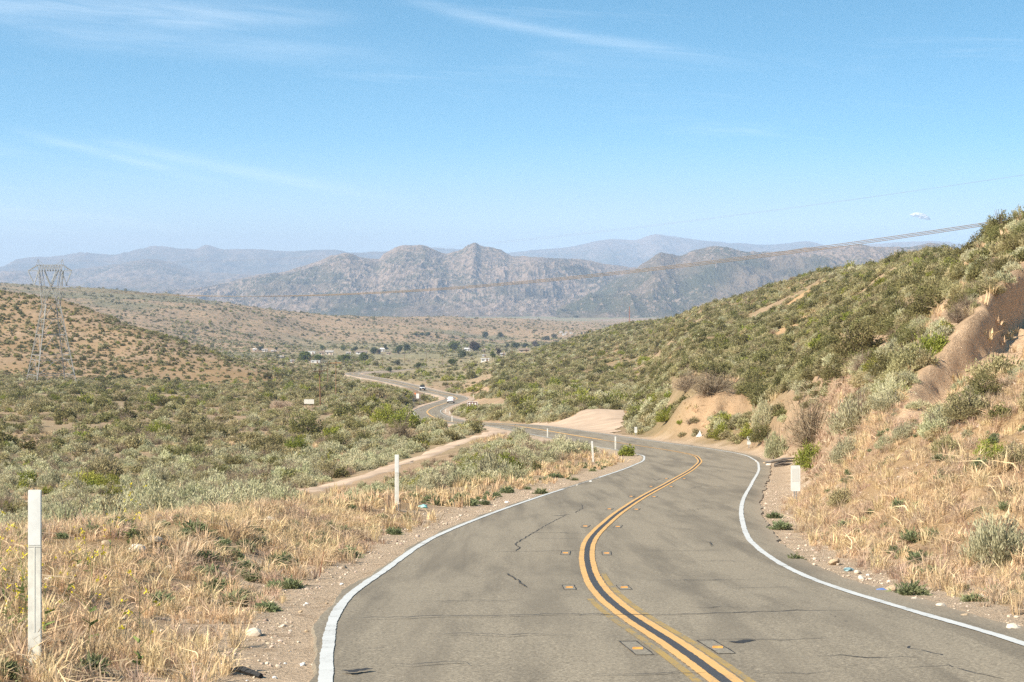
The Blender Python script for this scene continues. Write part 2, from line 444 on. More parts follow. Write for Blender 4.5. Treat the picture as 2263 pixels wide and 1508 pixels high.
def ground(X, Y):
    """height of the ground sheet (bilinear on its grid)"""
    X = np.asarray(X, float); Y = np.asarray(Y, float)
    u = X / (Y + Y_OFF)
    j = np.clip(np.searchsorted(GU, u) - 1, 0, NC - 2)
    i = np.clip(np.searchsorted(GY, Y) - 1, 0, NR - 2)
    fu = np.clip((u - GU[j]) / (GU[j + 1] - GU[j]), 0, 1); fy = np.clip((Y - GY[i]) / (GY[i + 1] - GY[i]), 0, 1)
    return (GZ[i, j] * (1 - fu) + GZ[i, j + 1] * fu) * (1 - fy) + (GZ[i + 1, j] * (1 - fu) + GZ[i + 1, j + 1] * fu) * fy


def gsample(A, X, Y):
    u = np.asarray(X) / (np.asarray(Y) + Y_OFF)
    j = np.clip(np.searchsorted(GU, u) - 1, 0, NC - 2)
    i = np.clip(np.searchsorted(GY, Y) - 1, 0, NR - 2)
    return A[i, j]


HD = np.exp(np.linspace(math.log(12), math.log(9000), 5000))


def hit(px, py, dmin=0.0):
    """first point of the ground on the line of sight through a photo pixel"""
    X = (px - CX) / F * HD
    row = HY - F * ground(X, HD) / HD
    ok = np.where((row <= py) & (HD >= dmin))[0]
    if len(ok) == 0:
        return Vector((X[-1], HD[-1], ground(X[-1:], HD[-1:])[0]))
    k = ok[0]
    if k > 0 and row[k - 1] > py:
        t = (row[k - 1] - py) / (row[k - 1] - row[k])
        d = HD[k - 1] + t * (HD[k] - HD[k - 1])
    else:
        d = HD[k]
    x = (px - CX) / F * d
    return Vector((x, d, float(ground(np.array([x]), np.array([d]))[0])))


# what the lens can see: rising horizon along each column
VP = np.arange(-320, 2600, 8.0)
VX = (VP[:, None] - CX) / F * HD[None, ::2]
VROW = HY - F * ground(VX, np.broadcast_to(HD[None, ::2], VX.shape)) / HD[None, ::2]
VMIN = np.minimum.accumulate(VROW, axis=1)


def seen(px, py_top, d, margin=10):
    i = np.clip(((px + 320) / 8).astype(int), 0, len(VP) - 1)
    j = np.clip(np.searchsorted(HD[::2], d * 0.985) - 1, 0, VMIN.shape[1] - 1)
    return py_top < VMIN[i, j] + margin


# ------------------------------------------------------------------ object helpers
def props(o, label=None, cat=None, group=None, kind=None):
    if label: o['label'] = label
    if cat: o['category'] = cat
    if group: o['group'] = group
    if kind: o['kind'] = kind
    return o


def make_mesh(name, verts, faces, smooth=False):
    """verts (n,3) array, faces list of index tuples or an (m,k) array"""
    me = bpy.data.meshes.new(name)
    verts = np.asarray(verts, np.float32).reshape(-1, 3)
    if isinstance(faces, np.ndarray):
        k = faces.shape[1]
        me.vertices.add(len(verts)); me.vertices.foreach_set('co', verts.ravel())
        me.loops.add(faces.size); me.loops.foreach_set('vertex_index', faces.astype(np.int32).ravel())
        me.polygons.add(len(faces))
        me.polygons.foreach_set('loop_start', np.arange(0, faces.size, k, dtype=np.int32))
        me.polygons.foreach_set('loop_total', np.full(len(faces), k, np.int32))
        me.update(calc_edges=True)
    else:
        me.from_pydata([tuple(v) for v in verts], [], faces)
        me.update()
    me.polygons.foreach_set('use_smooth', np.full(len(me.polygons), bool(smooth)))
    return me


def put(name, me, mat=None, parent=None, loc=None, rot=None, scale=None):
    o = bpy.data.objects.new(name, me)
    if mat is not None and me is not None and len(me.materials) == 0:
        me.materials.append(mat)
    COL.objects.link(o)
    if parent is not None:
        o.parent = parent
    if loc is not None: o.location = loc
    if rot is not None: o.rotation_euler = rot
    if scale is not None: o.scale = (scale,) * 3 if isinstance(scale, (int, float)) else scale
    return o


def empty(name, loc=(0, 0, 0), rz=0.0, scale=1.0):
    o = bpy.data.objects.new(name, None)
    o.empty_display_size = 0.2
    COL.objects.link(o)
    o.location = loc; o.rotation_euler = (0, 0, rz); o.scale = (scale,) * 3
    return o


class MB:
    """collects boxes, tubes and sheets into one mesh"""
    def __init__(self):
        self.v = []; self.f = []

    def add(self, vs, fs):
        b = len(self.v)
        self.v.extend([tuple(v) for v in vs])
        self.f.extend([tuple(i + b for i in f) for f in fs])
        return self

    def box(self, x0, x1, y0, y1, z0, z1, bev=0.0):
        if bev <= 0:
            self.add([(x0, y0, z0), (x1, y0, z0), (x1, y1, z0), (x0, y1, z0), (x0, y0, z1), (x1, y0, z1), (x1, y1, z1), (x0, y1, z1)],
                     [(0, 3, 2, 1), (4, 5, 6, 7), (0, 1, 5, 4), (1, 2, 6, 5), (2, 3, 7, 6), (3, 0, 4, 7)])
        else:
            bm = bmesh.new()
            bmesh.ops.create_cube(bm, size=1)
            for v in bm.verts:
                v.co = Vector(((x0 + x1) / 2 + v.co.x * (x1 - x0), (y0 + y1) / 2 + v.co.y * (y1 - y0), (z0 + z1) / 2 + v.co.z * (z1 - z0)))
            bmesh.ops.bevel(bm, geom=list(bm.edges), offset=bev, segments=2, affect='EDGES')
            self.bm(bm)
        return self

    def bm(self, bm):
        bm.verts.index_update()
        self.add([v.co.copy() for v in bm.verts], [[v.index for v in f.verts] for f in bm.faces])
        bm.free()
        return self

    def beam(self, a, b, r, n=4, r2=None, cap=True):
        a = Vector(a); b = Vector(b)
        d = (b - a)
        if d.length < 1e-6: return self
        d.normalize()
        s = d.cross(Vector((0, 0, 1)) if abs(d.z) < 0.95 else Vector((0, 1, 0))).normalized()
        t = s.cross(d)
        r2 = r if r2 is None else r2
        vs = []
        for p, rr in ((a, r), (b, r2)):
            for k in range(n):
                an = 2 * math.pi * (k + 0.5) / n
                vs.append(p + s * math.cos(an) * rr + t * math.sin(an) * rr)
        fs = [(k, (k + 1) % n, n + (k + 1) % n, n + k) for k in range(n)]
        if cap:
            fs += [tuple(range(n))[::-1], tuple(range(n, 2 * n))]
        return self.add(vs, fs)

    def tube(self, pts, radii, n=6):
        pts = [Vector(p) for p in pts]
        if isinstance(radii, (int, float)): radii = [radii] * len(pts)
        vs = []; fs = []
        for i, p in enumerate(pts):
            d = (pts[min(i + 1, len(pts) - 1)] - pts[max(i - 1, 0)]).normalized()
            s = d.cross(Vector((0, 0, 1)) if abs(d.z) < 0.95 else Vector((0, 1, 0))).normalized()
            t = s.cross(d)
            for k in range(n):
                an = 2 * math.pi * k / n
                vs.append(p + (s * math.cos(an) + t * math.sin(an)) * radii[i])
        for i in range(len(pts) - 1):
            for k in range(n):
                fs.append((i * n + k, i * n + (k + 1) % n, (i + 1) * n + (k + 1) % n, (i + 1) * n + k))
        fs += [tuple(range(n))[::-1], tuple(range((len(pts) - 1) * n, len(pts) * n))]
        return self.add(vs, fs)

    def prism(self, outline, y0, y1):
        """outline in x,z extruded along y"""
        n = len(outline)
        self.add([(x, y0, z) for x, z in outline] + [(x, y1, z) for x, z in outline],
                 [tuple(range(n)), tuple(range(2 * n - 1, n - 1, -1))] + [((k + 1) % n, k, n + k, n + (k + 1) % n) for k in range(n)])
        return self

    def build(self, name, mat, parent=None, smooth=False, loc=None):
        me = make_mesh(name, self.v, self.f, smooth)
        return put(name, me, mat, parent, loc)


def mat_simple(name, col, rough=0.7, metal=0.0, var=0.0, scale=3.0, spec=0.4):
    m = bpy.data.materials.new(name); m.use_nodes = True
    n = NT(m.node_tree)
    o = n.n('ShaderNodeOutputMaterial'); b = n.n('ShaderNodeBsdfPrincipled')
    n.l(b.outputs[0], o.inputs[0])
    b.inputs['Roughness'].default_value = rough
    b.inputs['Metallic'].default_value = metal
    b.inputs['Specular IOR Level'].default_value = spec
    if var > 0:
        t = n.n('ShaderNodeTexCoord')
        f = n.noise(t.outputs['Object'], scale, 5, 0.6)
        dark = tuple(c * (1 - var) for c in col); light = tuple(min(1, c * (1 + var * 0.6)) for c in col)
        n.l(n.mix(n.smooth(f, 0.3, 0.7), dark, light), b.inputs['Base Color'])
    else:
        b.inputs['Base Color'].default_value = (*col, 1)
    return m

# ------------------------------------------------------------------ ground sheet
PXG = CX + F * GXX / np.maximum(GYY, 10)
ROWG = HY - F * GZ / np.maximum(GYY, 10)


def lerp(a, b, t):
    return a + (np.asarray(b) - a) * t[..., None]


n1 = fbm(GXX * 0.5, GYY * 0.5, 41, 4)
n2 = fbm(GXX * 0.05, GYY * 0.05, 43, 4)
n3 = fbm(GXX * 0.008, GYY * 0.008, 47, 4)
gcol = np.empty(GZ.shape + (3,)); gcol[:] = (0.40, 0.28, 0.175)
gcol = lerp(gcol, (0.30, 0.205, 0.125), sstep(0.42, 0.62, n1) * 0.7)
# orange sandy hills on the left
lefth = sstep(560, 700, GYY) * (1 - sstep(1200, 1500, GYY)) * (1 - sstep(650, 760, PXG))
gcol = lerp(gcol, (0.35, 0.235, 0.130), lefth * sstep(0.3, 0.6, n2))
gcol = lerp(gcol, (0.30, 0.19, 0.085), lefth * sstep(0.5, 0.68, n3) * 0.6)
# plant litter under the sagebrush flat
flat = sstep(48, 70, GYY) * (1 - sstep(500, 640, GYY)) * (1 - sstep(1430, 1520, PXG))
gcol = lerp(gcol, (0.29, 0.225, 0.130), flat * (0.05 + 0.6 * sstep(0.44, 0.58, n2)))
righth = sstep(110, 150, GYY) * (1 - sstep(1100, 1400, GYY)) * sstep(1100, 1300, PXG)
gcol = lerp(gcol, (0.255, 0.19, 0.10), righth * (0.3 + 0.6 * sstep(0.38, 0.55, n2)))
gcol = lerp(gcol, (0.43, 0.28, 0.145), righth * sstep(0.62, 0.70, n2))
valley = sstep(1000, 1400, GYY) * (1 - sstep(4300, 4700, GYY))
gcol = lerp(gcol, (0.37, 0.255, 0.155), valley * 0.85)
gcol = lerp(gcol, (0.20, 0.185, 0.10), valley * sstep(0.46, 0.60, fbm(GXX * 0.0035, GYY * 0.0035, 51, 5)) * 0.8)
vfloor = sstep(700, 900, GYY) * (1 - sstep(2300, 2600, GYY)) * sstep(560, 720, PXG)
gcol = lerp(gcol, (0.29, 0.25, 0.14), vfloor * 0.7)
field = sstep(4500, 4700, GYY)
gcol = lerp(gcol, (0.25, 0.235, 0.14), field)
gcol = lerp(gcol, (0.34, 0.25, 0.175), field * sstep(0.48, 0.58, fbm(GXX * 0.002, GYY * 0.004, 55, 3)))
# dry-grass verge and gravel shoulders
verge = (1 - sstep(40, 75, GYY)) * sstep(4.6, 5.6, RD)
gcol = lerp(gcol, (0.34, 0.225, 0.115), verge * 0.75)
gcol = lerp(gcol, (0.40, 0.275, 0.165), verge * sstep(0.56, 0.66, fbm(GXX * 0.8, GYY * 0.8, 57, 3)))
shoulder = (1 - sstep(4.2, 5.6, RD + (n1 - 0.5) * 2.2)) * (1 - sstep(400, 700, GYY))
gcol = lerp(gcol, (0.47, 0.355, 0.245), shoulder)
bare = sstep(0.1, .5, scarH) * sstep(-.3, .1, rim_s) * (1 - sstep(3.6, 7.0, rim_s + 3 * (n1 - .5))) * (rim_s < 90)
gcol = lerp(gcol, (0.64, 0.445, 0.28), bare)
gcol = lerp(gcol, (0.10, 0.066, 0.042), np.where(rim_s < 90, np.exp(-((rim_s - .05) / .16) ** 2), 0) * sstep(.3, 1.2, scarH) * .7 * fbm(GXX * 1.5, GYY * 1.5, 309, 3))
gcol = lerp(gcol, (0.43, 0.29, 0.17), np.clip(mid_bank * 1.4, 0, 1))
gcol *= (0.88 + 0.24 * fbm(GXX * 3.1, GYY * 3.1, 59, 3))[..., None]

idx = np.arange(NR * NC).reshape(NR, NC)
faces = np.stack([idx[:-1, :-1], idx[:-1, 1:], idx[1:, 1:], idx[1:, :-1]], -1).reshape(-1, 4)
gv = np.stack([GXX, GYY, GZ], -1).reshape(-1, 3)
gm = make_mesh('ground', gv, faces, True)
ca = gm.attributes.new('tone', 'FLOAT_COLOR', 'POINT')
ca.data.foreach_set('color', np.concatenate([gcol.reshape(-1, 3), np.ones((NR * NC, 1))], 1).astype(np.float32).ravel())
fa = gm.attributes.new('far', 'FLOAT', 'POINT')
fa.data.foreach_set('value', (sstep(900, 1700, GYY) * (1 - sstep(4400, 4700, GYY))).astype(np.float32).ravel())
ba = gm.attributes.new('bare', 'FLOAT', 'POINT')
ba.data.foreach_set('value', np.clip(bare + mid_bank, 0, 1).astype(np.float32).ravel())

m_ground = bpy.data.materials.new('soil'); m_ground.use_nodes = True
n = NT(m_ground.node_tree)
o = n.n('ShaderNodeOutputMaterial'); b = n.n('ShaderNodeBsdfPrincipled'); n.l(b.outputs[0], o.inputs[0])
b.inputs['Roughness'].default_value = 0.95; b.inputs['Specular IOR Level'].default_value = 0.1
t = n.n('ShaderNodeTexCoord').outputs['Object']
c = n.attr('tone', 'Color')
f1 = n.noise(t, 22.0, 6, 0.7)
f2 = n.noise(t, 4.0, 5, 0.6)
c = n.mix(n.smooth(f1, 0.30, 0.72), n.mix(1.0, c, (0.72, 0.70, 0.68), 'MULTIPLY'), n.mix(1.0, c, (1.22, 1.2, 1.18), 'MULTIPLY'))
c = n.mix(n.smooth(f2, 0.52, 0.70), c, n.mix(1.0, c, (0.74, 0.70, 0.66), 'MULTIPLY'))
# far hills: shrubs too small to stand apart
vor = n.n('ShaderNodeTexVoronoi'); vor.inputs['Scale'].default_value = 0.16; n.l(t, vor.inputs['Vector'])
dots = n.smooth(vor.outputs['Distance'], 0.25, 0.52, 1.0, 0.0)
patch = n.smooth(n.noise(t, 0.012, 4, 0.6), 0.34, 0.62)
fw = n.math('MULTIPLY', n.math('MULTIPLY', n.attr('far'), dots), n.math('ADD', n.math('MULTIPLY', patch, 0.55), 0.3))
c = n.mix(fw, c, (0.115, 0.11, 0.06))
# weathered earth of the cut: pits and streaks
pit = n.noise(t, 7.0, 6, 0.75)
c = n.mix(n.math('MULTIPLY', n.attr('bare'), n.smooth(pit, 0.56, 0.66)), c, n.mix(1.0, c, (0.70, 0.66, 0.62), 'MULTIPLY'))
n.l(c, b.inputs['Base Color'])
bp = n.n('ShaderNodeBump'); bp.inputs['Strength'].default_value = 0.9; bp.inputs['Distance'].default_value = 0.05
n.l(n.math('ADD', f1, n.math('MULTIPLY', n.math('ADD', pit, n.math('MULTIPLY', n.noise(t, 1.7, 5, .75), 2.5)), n.math('MULTIPLY', n.attr('bare'), 1.6))), bp.inputs['Height'])
n.l(bp.outputs[0], b.inputs['Normal'])
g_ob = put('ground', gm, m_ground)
props(g_ob, 'dry sandy ground of the verge, flats, hills and valley', 'ground', kind='structure')

# ------------------------------------------------------------------ road
m_asph = bpy.data.materials.new('asphalt'); m_asph.use_nodes = True
n = NT(m_asph.node_tree)
o = n.n('ShaderNodeOutputMaterial'); b = n.n('ShaderNodeBsdfPrincipled'); n.l(b.outputs[0], o.inputs[0])
b.inputs['Specular IOR Level'].default_value = 0.25
t = n.n('ShaderNodeTexCoord').outputs['Object']
f1 = n.noise(t, 34.0, 5, 0.8)
mp2 = n.n('ShaderNodeMapping'); mp2.inputs['Scale'].default_value = (1.0, 0.075, 1); n.l(t, mp2.inputs[0])
f2 = n.noise(mp2.outputs[0], 1.1, 5, 0.6)
mp = n.n('ShaderNodeMapping'); mp.inputs['Scale'].default_value = (2.0, 0.04, 1); n.l(t, mp.inputs[0])
f3 = n.noise(mp.outputs[0], 1.0, 4, 0.6)
f4 = n.noise(t, 14.0, 5, 0.7)
c = n.mix(n.smooth(f1, 0.28, 0.72), (0.068, 0.055, 0.039), (0.48, 0.395, 0.278))
c = n.mix(n.smooth(f4, 0.35, 0.7, 0.0, 0.5), c, (0.212, 0.173, 0.121))
c = n.mix(n.smooth(f2, 0.42, 0.70, 0.0, 0.6), c, (0.108, 0.088, 0.063))
c = n.mix(n.smooth(f3, 0.48, 0.68, 0.0, 0.45), c, (0.118, 0.096, 0.069))
off = n.attr('off')
aoff = n.math('ABSOLUTE', off)
lane = n.math('SUBTRACT', n.math('ABSOLUTE', n.math('SUBTRACT', aoff, 1.5)), 0.75)   # wheel paths
wheel = n.smooth(n.math('ABSOLUTE', lane), 0.0, 0.42, 0.22, 0.0)
c = n.mix(wheel, c, (0.262, 0.215, 0.152))
dust = n.math('MULTIPLY', n.smooth(n.math('ADD', aoff, n.math('MULTIPLY', n.math('SUBTRACT', f4, 0.5), 0.9)), 3.15, 3.65), 0.6)
c = n.mix(dust, c, (0.33, 0.25, 0.17))
n.l(c, b.inputs['Base Color'])
n.l(n.lin(f1, 0, 1, 0.95, 0.75), b.inputs['Roughness'])
bp = n.n('ShaderNodeBump'); bp.inputs['Strength'].default_value = 0.5; bp.inputs['Distance'].default_value = 0.012
n.l(f1, bp.inputs['Height']); n.l(bp.outputs[0], b.inputs['Normal'])


def strip_mesh(name, s, offs, dz, mat, parent=None, offattr=False):
    """sheet along the road: offs is a list of lateral offset arrays (same length as s)"""
    k = len(offs)
    V = np.stack([road_at(s, np.broadcast_to(np.asarray(of_, float), s.shape), dz) for of_ in offs], 1)
    V[:, :, 2] += np.clip((V[:, :, 1] - 100) * 0.0002, 0, 0.15)
    ii = np.arange(len(s) * k).reshape(len(s), k)
    fc = np.stack([ii[:-1, :-1], ii[:-1, 1:], ii[1:, 1:], ii[1:, :-1]], -1).reshape(-1, 4)
    me = make_mesh(name, V.reshape(-1, 3), fc, False)
    if offattr:
        a = me.attributes.new('off', 'FLOAT', 'POINT')
        a.data.foreach_set('value', np.stack([np.broadcast_to(np.asarray(of_, float), s.shape) for of_ in offs], 1).astype(np.float32).ravel())
    return put(name, me, mat, parent)


s_road = np.concatenate([np.arange(0, 160, 0.25), np.arange(160, S_END - 2, 2.0)])
eL = -3.10 - 0.16 * (fbm(s_road * 0.7, s_road * 0, 61, 4) - 0.3)
eR = 3.50 + 0.22 * (fbm(s_road * 0.7, s_road * 0 + 4, 63, 4) - 0.4)
road = strip_mesh('road', s_road, [eL - 0.05, eL, -2.2, -1.1, 0.0, 1.1, 2.2, eR, eR + 0.05], 0.0, m_asph, None, True)
co = np.empty(len(road.data.vertices) * 3, np.float32); road.data.vertices.foreach_get('co', co)
co = co.reshape(-1, 9, 3); co[:, 0, 2] -= 0.07; co[:, 8, 2] -= 0.07
road.data.vertices.foreach_set('co', co.ravel())
props(road, 'winding two-lane asphalt road running down into the valley', 'road', kind='structure')


def mat_paint(name, col, wear, under=(0.19, 0.17, 0.135)):
    m = bpy.data.materials.new(name); m.use_nodes = True
    n = NT(m.node_tree)
    o = n.n('ShaderNodeOutputMaterial'); b = n.n('ShaderNodeBsdfPrincipled'); n.l(b.outputs[0], o.inputs[0])
    b.inputs['Roughness'].default_value = 0.75; b.inputs['Specular IOR Level'].default_value = 0.25
    t = n.n('ShaderNodeTexCoord').outputs['Object']
    f = n.noise(t, 40.0, 5, 0.75); g = n.noise(t, 1.6, 4, 0.6)
    w = n.math('ADD', f, n.math('MULTIPLY', n.math('SUBTRACT', g, 0.5), 0.7))
    c = n.mix(n.smooth(g, 0.35, 0.7, 0.0, 0.35), col, tuple(x * 0.78 for x in col))
    n.l(n.mix(n.smooth(w, wear, wear + 0.12), c, under), b.inputs['Base Color'])
    return m


m_white = mat_paint('white_road_paint', (0.55, 0.54, 0.505), 0.60)
m_yellow = mat_paint('yellow_road_paint', (0.62, 0.36, 0.13), 0.62)
m_ghost = mat_paint('worn_yellow_paint', (0.36, 0.235, 0.075), 0.50)
m_tar = mat_paint('black_seal_stripe', (0.062, 0.060, 0.060), 0.66)
m_crack = mat_simple('crack_tar', (0.035, 0.032, 0.03), 0.8)
wob = lambda s, k, a: a * (fbm(s * 1.3, s * 0 + k, 70 + k, 3) - 0.5) + (fbm(s * 9, s * 0 + k, 170 + k, 2) - .5) * .012 * (s < 90)
sN = np.concatenate([np.arange(4, 70, .07), np.arange(70, 172, .25)]); sF = s_road[s_road >= 168]
for nm, o0, o1, mt in (('yellow_line', -0.128, -0.044, m_yellow), ('yellow_line', 0.044, 0.130, m_yellow), ('black_stripe', -0.044, 0.044, m_tar)):
    strip_mesh(nm, sN, [o0 + (wob(sN, 1, .012) if o0 != .044 else wob(sN, 8, .012)), o1 + (wob(sN, 2, .012) if o1 != -.044 else wob(sN, 9, .012))], 0.008 if nm != 'black_stripe' else 0.0085, mt, road)
strip_mesh('yellow_line', sF, [-0.17, 0.17], 0.012, m_yellow, road)
# older lines showing beside the new ones
for (a, bb, off) in ((12, 44, 0.19), (20, 38, -0.205)):
    ss = s_road[(s_road > a) & (s_road < bb)]
    strip_mesh('worn_line', ss, [off - 0.035, off + 0.035], 0.005, m_ghost, road)
sdist = lambda d: float(np.interp(d, RP[:, 1][s_smp < 300], s_smp[s_smp < 300]))
for side in (-1, 1):
    rng_ = [(0, sdist(68)), (sdist(80), 172)] if side < 0 else [(0, 172)]
    for a, bb in rng_:
        ss = sN[(sN >= a) & (sN < bb)]
        strip_mesh('edge_line', ss, [side * (HALF - 0.055) + wob(ss, 3, .02), side * (HALF + 0.055) + wob(ss, 4, .02)], 0.008, m_white, road)
    strip_mesh('edge_line', sF, [side * (HALF - 0.06), side * (HALF + 0.06)], 0.012, m_white, road)
ss = s_road[(s_road >= sdist(68)) & (s_road < sdist(80))]
strip_mesh('faded_edge_line', ss, [-HALF - 0.03, -HALF + 0.03], 0.008, mat_paint('faded_paint', (0.45, 0.42, 0.38), 0.46), road)

# sandy shoulders of the farther road
m_dirt = mat_simple('packed_dirt', (0.48, 0.35, 0.245), 0.95, var=0.22, scale=0.22, spec=0.1)

sS = s_road[s_road > sdist(140)]
for side in (-1, 1):
    a_, b_, c_ = side * 3.45, side * 5.2, side * 7.5
    offs_ = [a_, b_ + .8 * (fbm(sS * .1, sS * 0, 65, 3) - .5), c_]
    o_ = strip_mesh('road_shoulder', sS, offs_ if side > 0 else offs_[::-1], -.015, m_dirt)
    co_ = np.empty(len(o_.data.vertices) * 3, np.float32); o_.data.vertices.foreach_get('co', co_); co_ = co_.reshape(-1, 3, 3)
    co_[:, 1, 2] -= .10; co_[:, 2 if side > 0 else 0, 2] -= 1.1
    o_.data.vertices.foreach_set('co', co_.ravel())
    props(o_, 'sandy shoulder along the farther road', 'shoulder', kind='structure')

# recessed reflective markers: a ground-out slot and an amber block
m_slot = mat_simple('ground_slot', (0.235, 0.198, 0.145), 0.9, var=0.4, scale=30)
m_amber = mat_simple('amber_reflector', (0.58, 0.27, 0.06), 0.4, var=0.25, scale=20)
for d in (17.7, 26.0, 34.8, 44.0, 53.0, 62.0, 71.0, 80.0):
    s0 = sdist(d)
    for of_ in (-0.36, 0.33):
        ss = np.linspace(s0 - 0.42, s0 + 0.62, 5)
        sl = strip_mesh('marker_slot', ss, [of_ - 0.07, of_ + 0.07], 0.005, m_slot, road)
        for e in (-0.076, 0.076):
            strip_mesh('slot_edge', ss, [of_ + e - 0.005, of_ + e + 0.005 * (1 + np.sin(ss * 9))], 0.0065, m_crack, sl)
        strip_mesh('slot_edge', np.linspace(s0 + 0.61, s0 + 0.65, 2), [of_ - 0.08, of_ + 0.08], 0.0065, m_crack, sl)
        p = road_at(np.array([s0]), np.array([of_]), 0.006)[0]
        mb = MB()
        mb.add([(-.045, -.03, 0), (.045, -.03, 0), (.045, .03, 0), (-.045, .03, 0), (-.04, -.01, .015), (.04, -.01, .015), (.04, .01, .015), (-.04, .01, .015)],
               [(0, 3, 2, 1), (4, 5, 6, 7), (0, 1, 5, 4), (1, 2, 6, 5), (2, 3, 7, 6), (3, 0, 4, 7)])
        r_ = mb.build('road_reflector', m_amber, road, loc=tuple(p))

# cracks in the asphalt
CRACKS = [
    [(775, 1368), (900, 1366), (1000, 1362), (1120, 1363), (1240, 1359), (1350, 1360), (1480, 1361), (1580, 1357), (1663, 1355), (1760, 1351), (1880, 1352)],
    [(1090, 1221), (1200, 1219), (1330, 1217)], [(1420, 1218), (1530, 1218), (1620, 1216)],
    [(1137, 1219), (1150, 1212), (1137, 1204), (1160, 1190), (1206, 1163), (1225, 1152), (1250, 1140)],
    [(1225, 1137), (1270, 1134), (1288, 1125), (1285, 1114), (1275, 1111)],
    [(1835, 1360), (1872, 1378), (1895, 1388), (1922, 1400)], [(1975, 1407), (2003, 1422), (2014, 1436), (2080, 1450), (2118, 1468)],
    [(2010, 1478), (2100, 1474), (2150, 1490), (2220, 1504)], [(1300, 1493), (1420, 1492), (1560, 1490)], [(1663, 1489), (1780, 1491), (1850, 1486)],
    [(1120, 1268), (1140, 1282), (1166, 1300)], [(1475, 1168), (1560, 1172)], [(1480, 1139), (1590, 1144)], [(1500, 1130), (1555, 1133)],
    [(1540, 1195), (1570, 1199), (1572, 1208)], [(1180, 1191), (1290, 1192)], [(810, 1436), (850, 1434)], [(1330, 1086), (1390, 1083)], [(1320, 1096), (1358, 1093)]]
rc = random.Random(5)
for (py_, a_, b_) in ((1405, 900, 1300), (1330, 830, 1180), (1282, 1400, 1720), (1240, 1420, 1660), (1178, 1110, 1300), (1100, 1260, 1370), (1075, 1500, 1640), (1300, 1500, 1790), (1455, 1650, 2050), (1470, 780, 1080), (1415, 1560, 1830), (1060, 1420, 1470), (1127, 1430, 1620), (1345, 1480, 1640)):
    k_ = rc.randint(2, 4); x0_ = rc.uniform(a_, (a_ + b_) / 2)
    CRACKS.append([(x0_ + (b_ - x0_) * i_ / k_ * rc.uniform(.9, 1), py_ + rc.gauss(0, 2.0)) for i_ in range(k_ + 1)])


def road_hit(px, py):
    X = (px - CX) / F * HD[:2600]
    z = np.interp(HD[:2600], RP[:, 1][s_smp < 150], RP[:, 2][s_smp < 150])
    row = HY - F * z / HD[:2600]
    k = np.where(row <= py)[0][0]
    return Vector((X[k], HD[k], z[k]))


for ci, poly in enumerate(CRACKS):
    pts = [road_hit(*p) for p in poly]
    fine = []
    for a, bb in zip(pts[:-1], pts[1:]):
        m_ = max(2, int((bb - a).length / 0.10))
        for k in range(m_):
            q = a.lerp(bb, k / m_)
            fine.append(Vector((q.x + rc.gauss(0, .012), q.y + rc.gauss(0, .02), q.z)))
    fine.append(pts[-1])
    vs_, fs_ = [], []
    for i, q in enumerate(fine):
        d_ = (fine[min(i + 1, len(fine) - 1)] - fine[max(i - 1, 0)]); d_.z = 0; d_.normalize()
        nrm = Vector((-d_.y, d_.x, 0))
        e = min(i, len(fine) - 1 - i) / 6
        w_ = (0.014 if ci == 0 else 0.011) * min(1, 0.25 + e) * rc.uniform(0.45, 1.3)
        vs_ += [q + nrm * w_ + Vector((0, 0, .0105)), q - nrm * w_ + Vector((0, 0, .0105))]
        if i: fs_.append((2 * i - 2, 2 * i - 1, 2 * i + 1, 2 * i))
    put('crack', make_mesh('crack', vs_, fs_), m_crack, road)
# dark rubber smears
for (px, py, w, h) in ((790, 1484, 34, 4), (1240, 1140, 22, 2.5), (1640, 1420, 30, 3)):
    vs_, fs_ = [], []
    for k in range(13):
        u = k / 12
        a = road_hit(px - w + 2 * w * u, py + h * math.sin(u * 5) * 0.6)
        hw = 0.03 * math.sin(math.pi * min(1, u * 1.02 + .01)) * rc.uniform(0.5, 1.3) + .004
        vs_ += [a + Vector((0, hw * 2, .011)), a + Vector((0, -hw * 2, .011))]
        if k: fs_.append((2 * k - 2, 2 * k - 1, 2 * k + 1, 2 * k))
    put('tar_mark', make_mesh('tar_mark', vs_, fs_), m_crack, road)


# ------------------------------------------------------------------ dirt track and dirt pull-out, draped sheets



def drape(name, pts, half, label, mat, lift=0.06, m=7, closed_poly=None):
    pts = np.array([tuple(p) for p in pts])
    L = np.r_[0, np.cumsum(np.linalg.norm(np.diff(pts[:, :2], axis=0), axis=1))]
    s = np.arange(0, L[-1], 1.2)
    c = catmull(L, pts, s)
    tg = np.gradient(c[:, :2], axis=0); tg /= np.linalg.norm(tg, axis=1)[:, None]
    nn = np.stack([tg[:, 1], -tg[:, 0]], 1)
    hw = half * (0.85 + 0.35 * fbm(s * .15, s * 0, 81, 3))
    V = []
    for k in range(m):
        u = -1 + 2 * k / (m - 1)
        jit = (fbm(s * .4, s * 0 + k, 83, 3) - .5) * .8
        x = c[:, 0] + nn[:, 0] * (hw * u + jit); y = c[:, 1] + nn[:, 1] * (hw * u + jit)
        z = ground(x, y) + lift - (0.25 if abs(u) == 1 else 0)
        V.append(np.stack([x, y, z], 1))
    V = np.stack(V, 1)
    ii = np.arange(len(s) * m).reshape(len(s), m)
    fc = np.stack([ii[:-1, :-1], ii[:-1, 1:], ii[1:, 1:], ii[1:, :-1]], -1).reshape(-1, 4)
    o = put(name, make_mesh(name, V.reshape(-1, 3), fc, True), mat)
    return props(o, label, 'track', kind='structure'), c


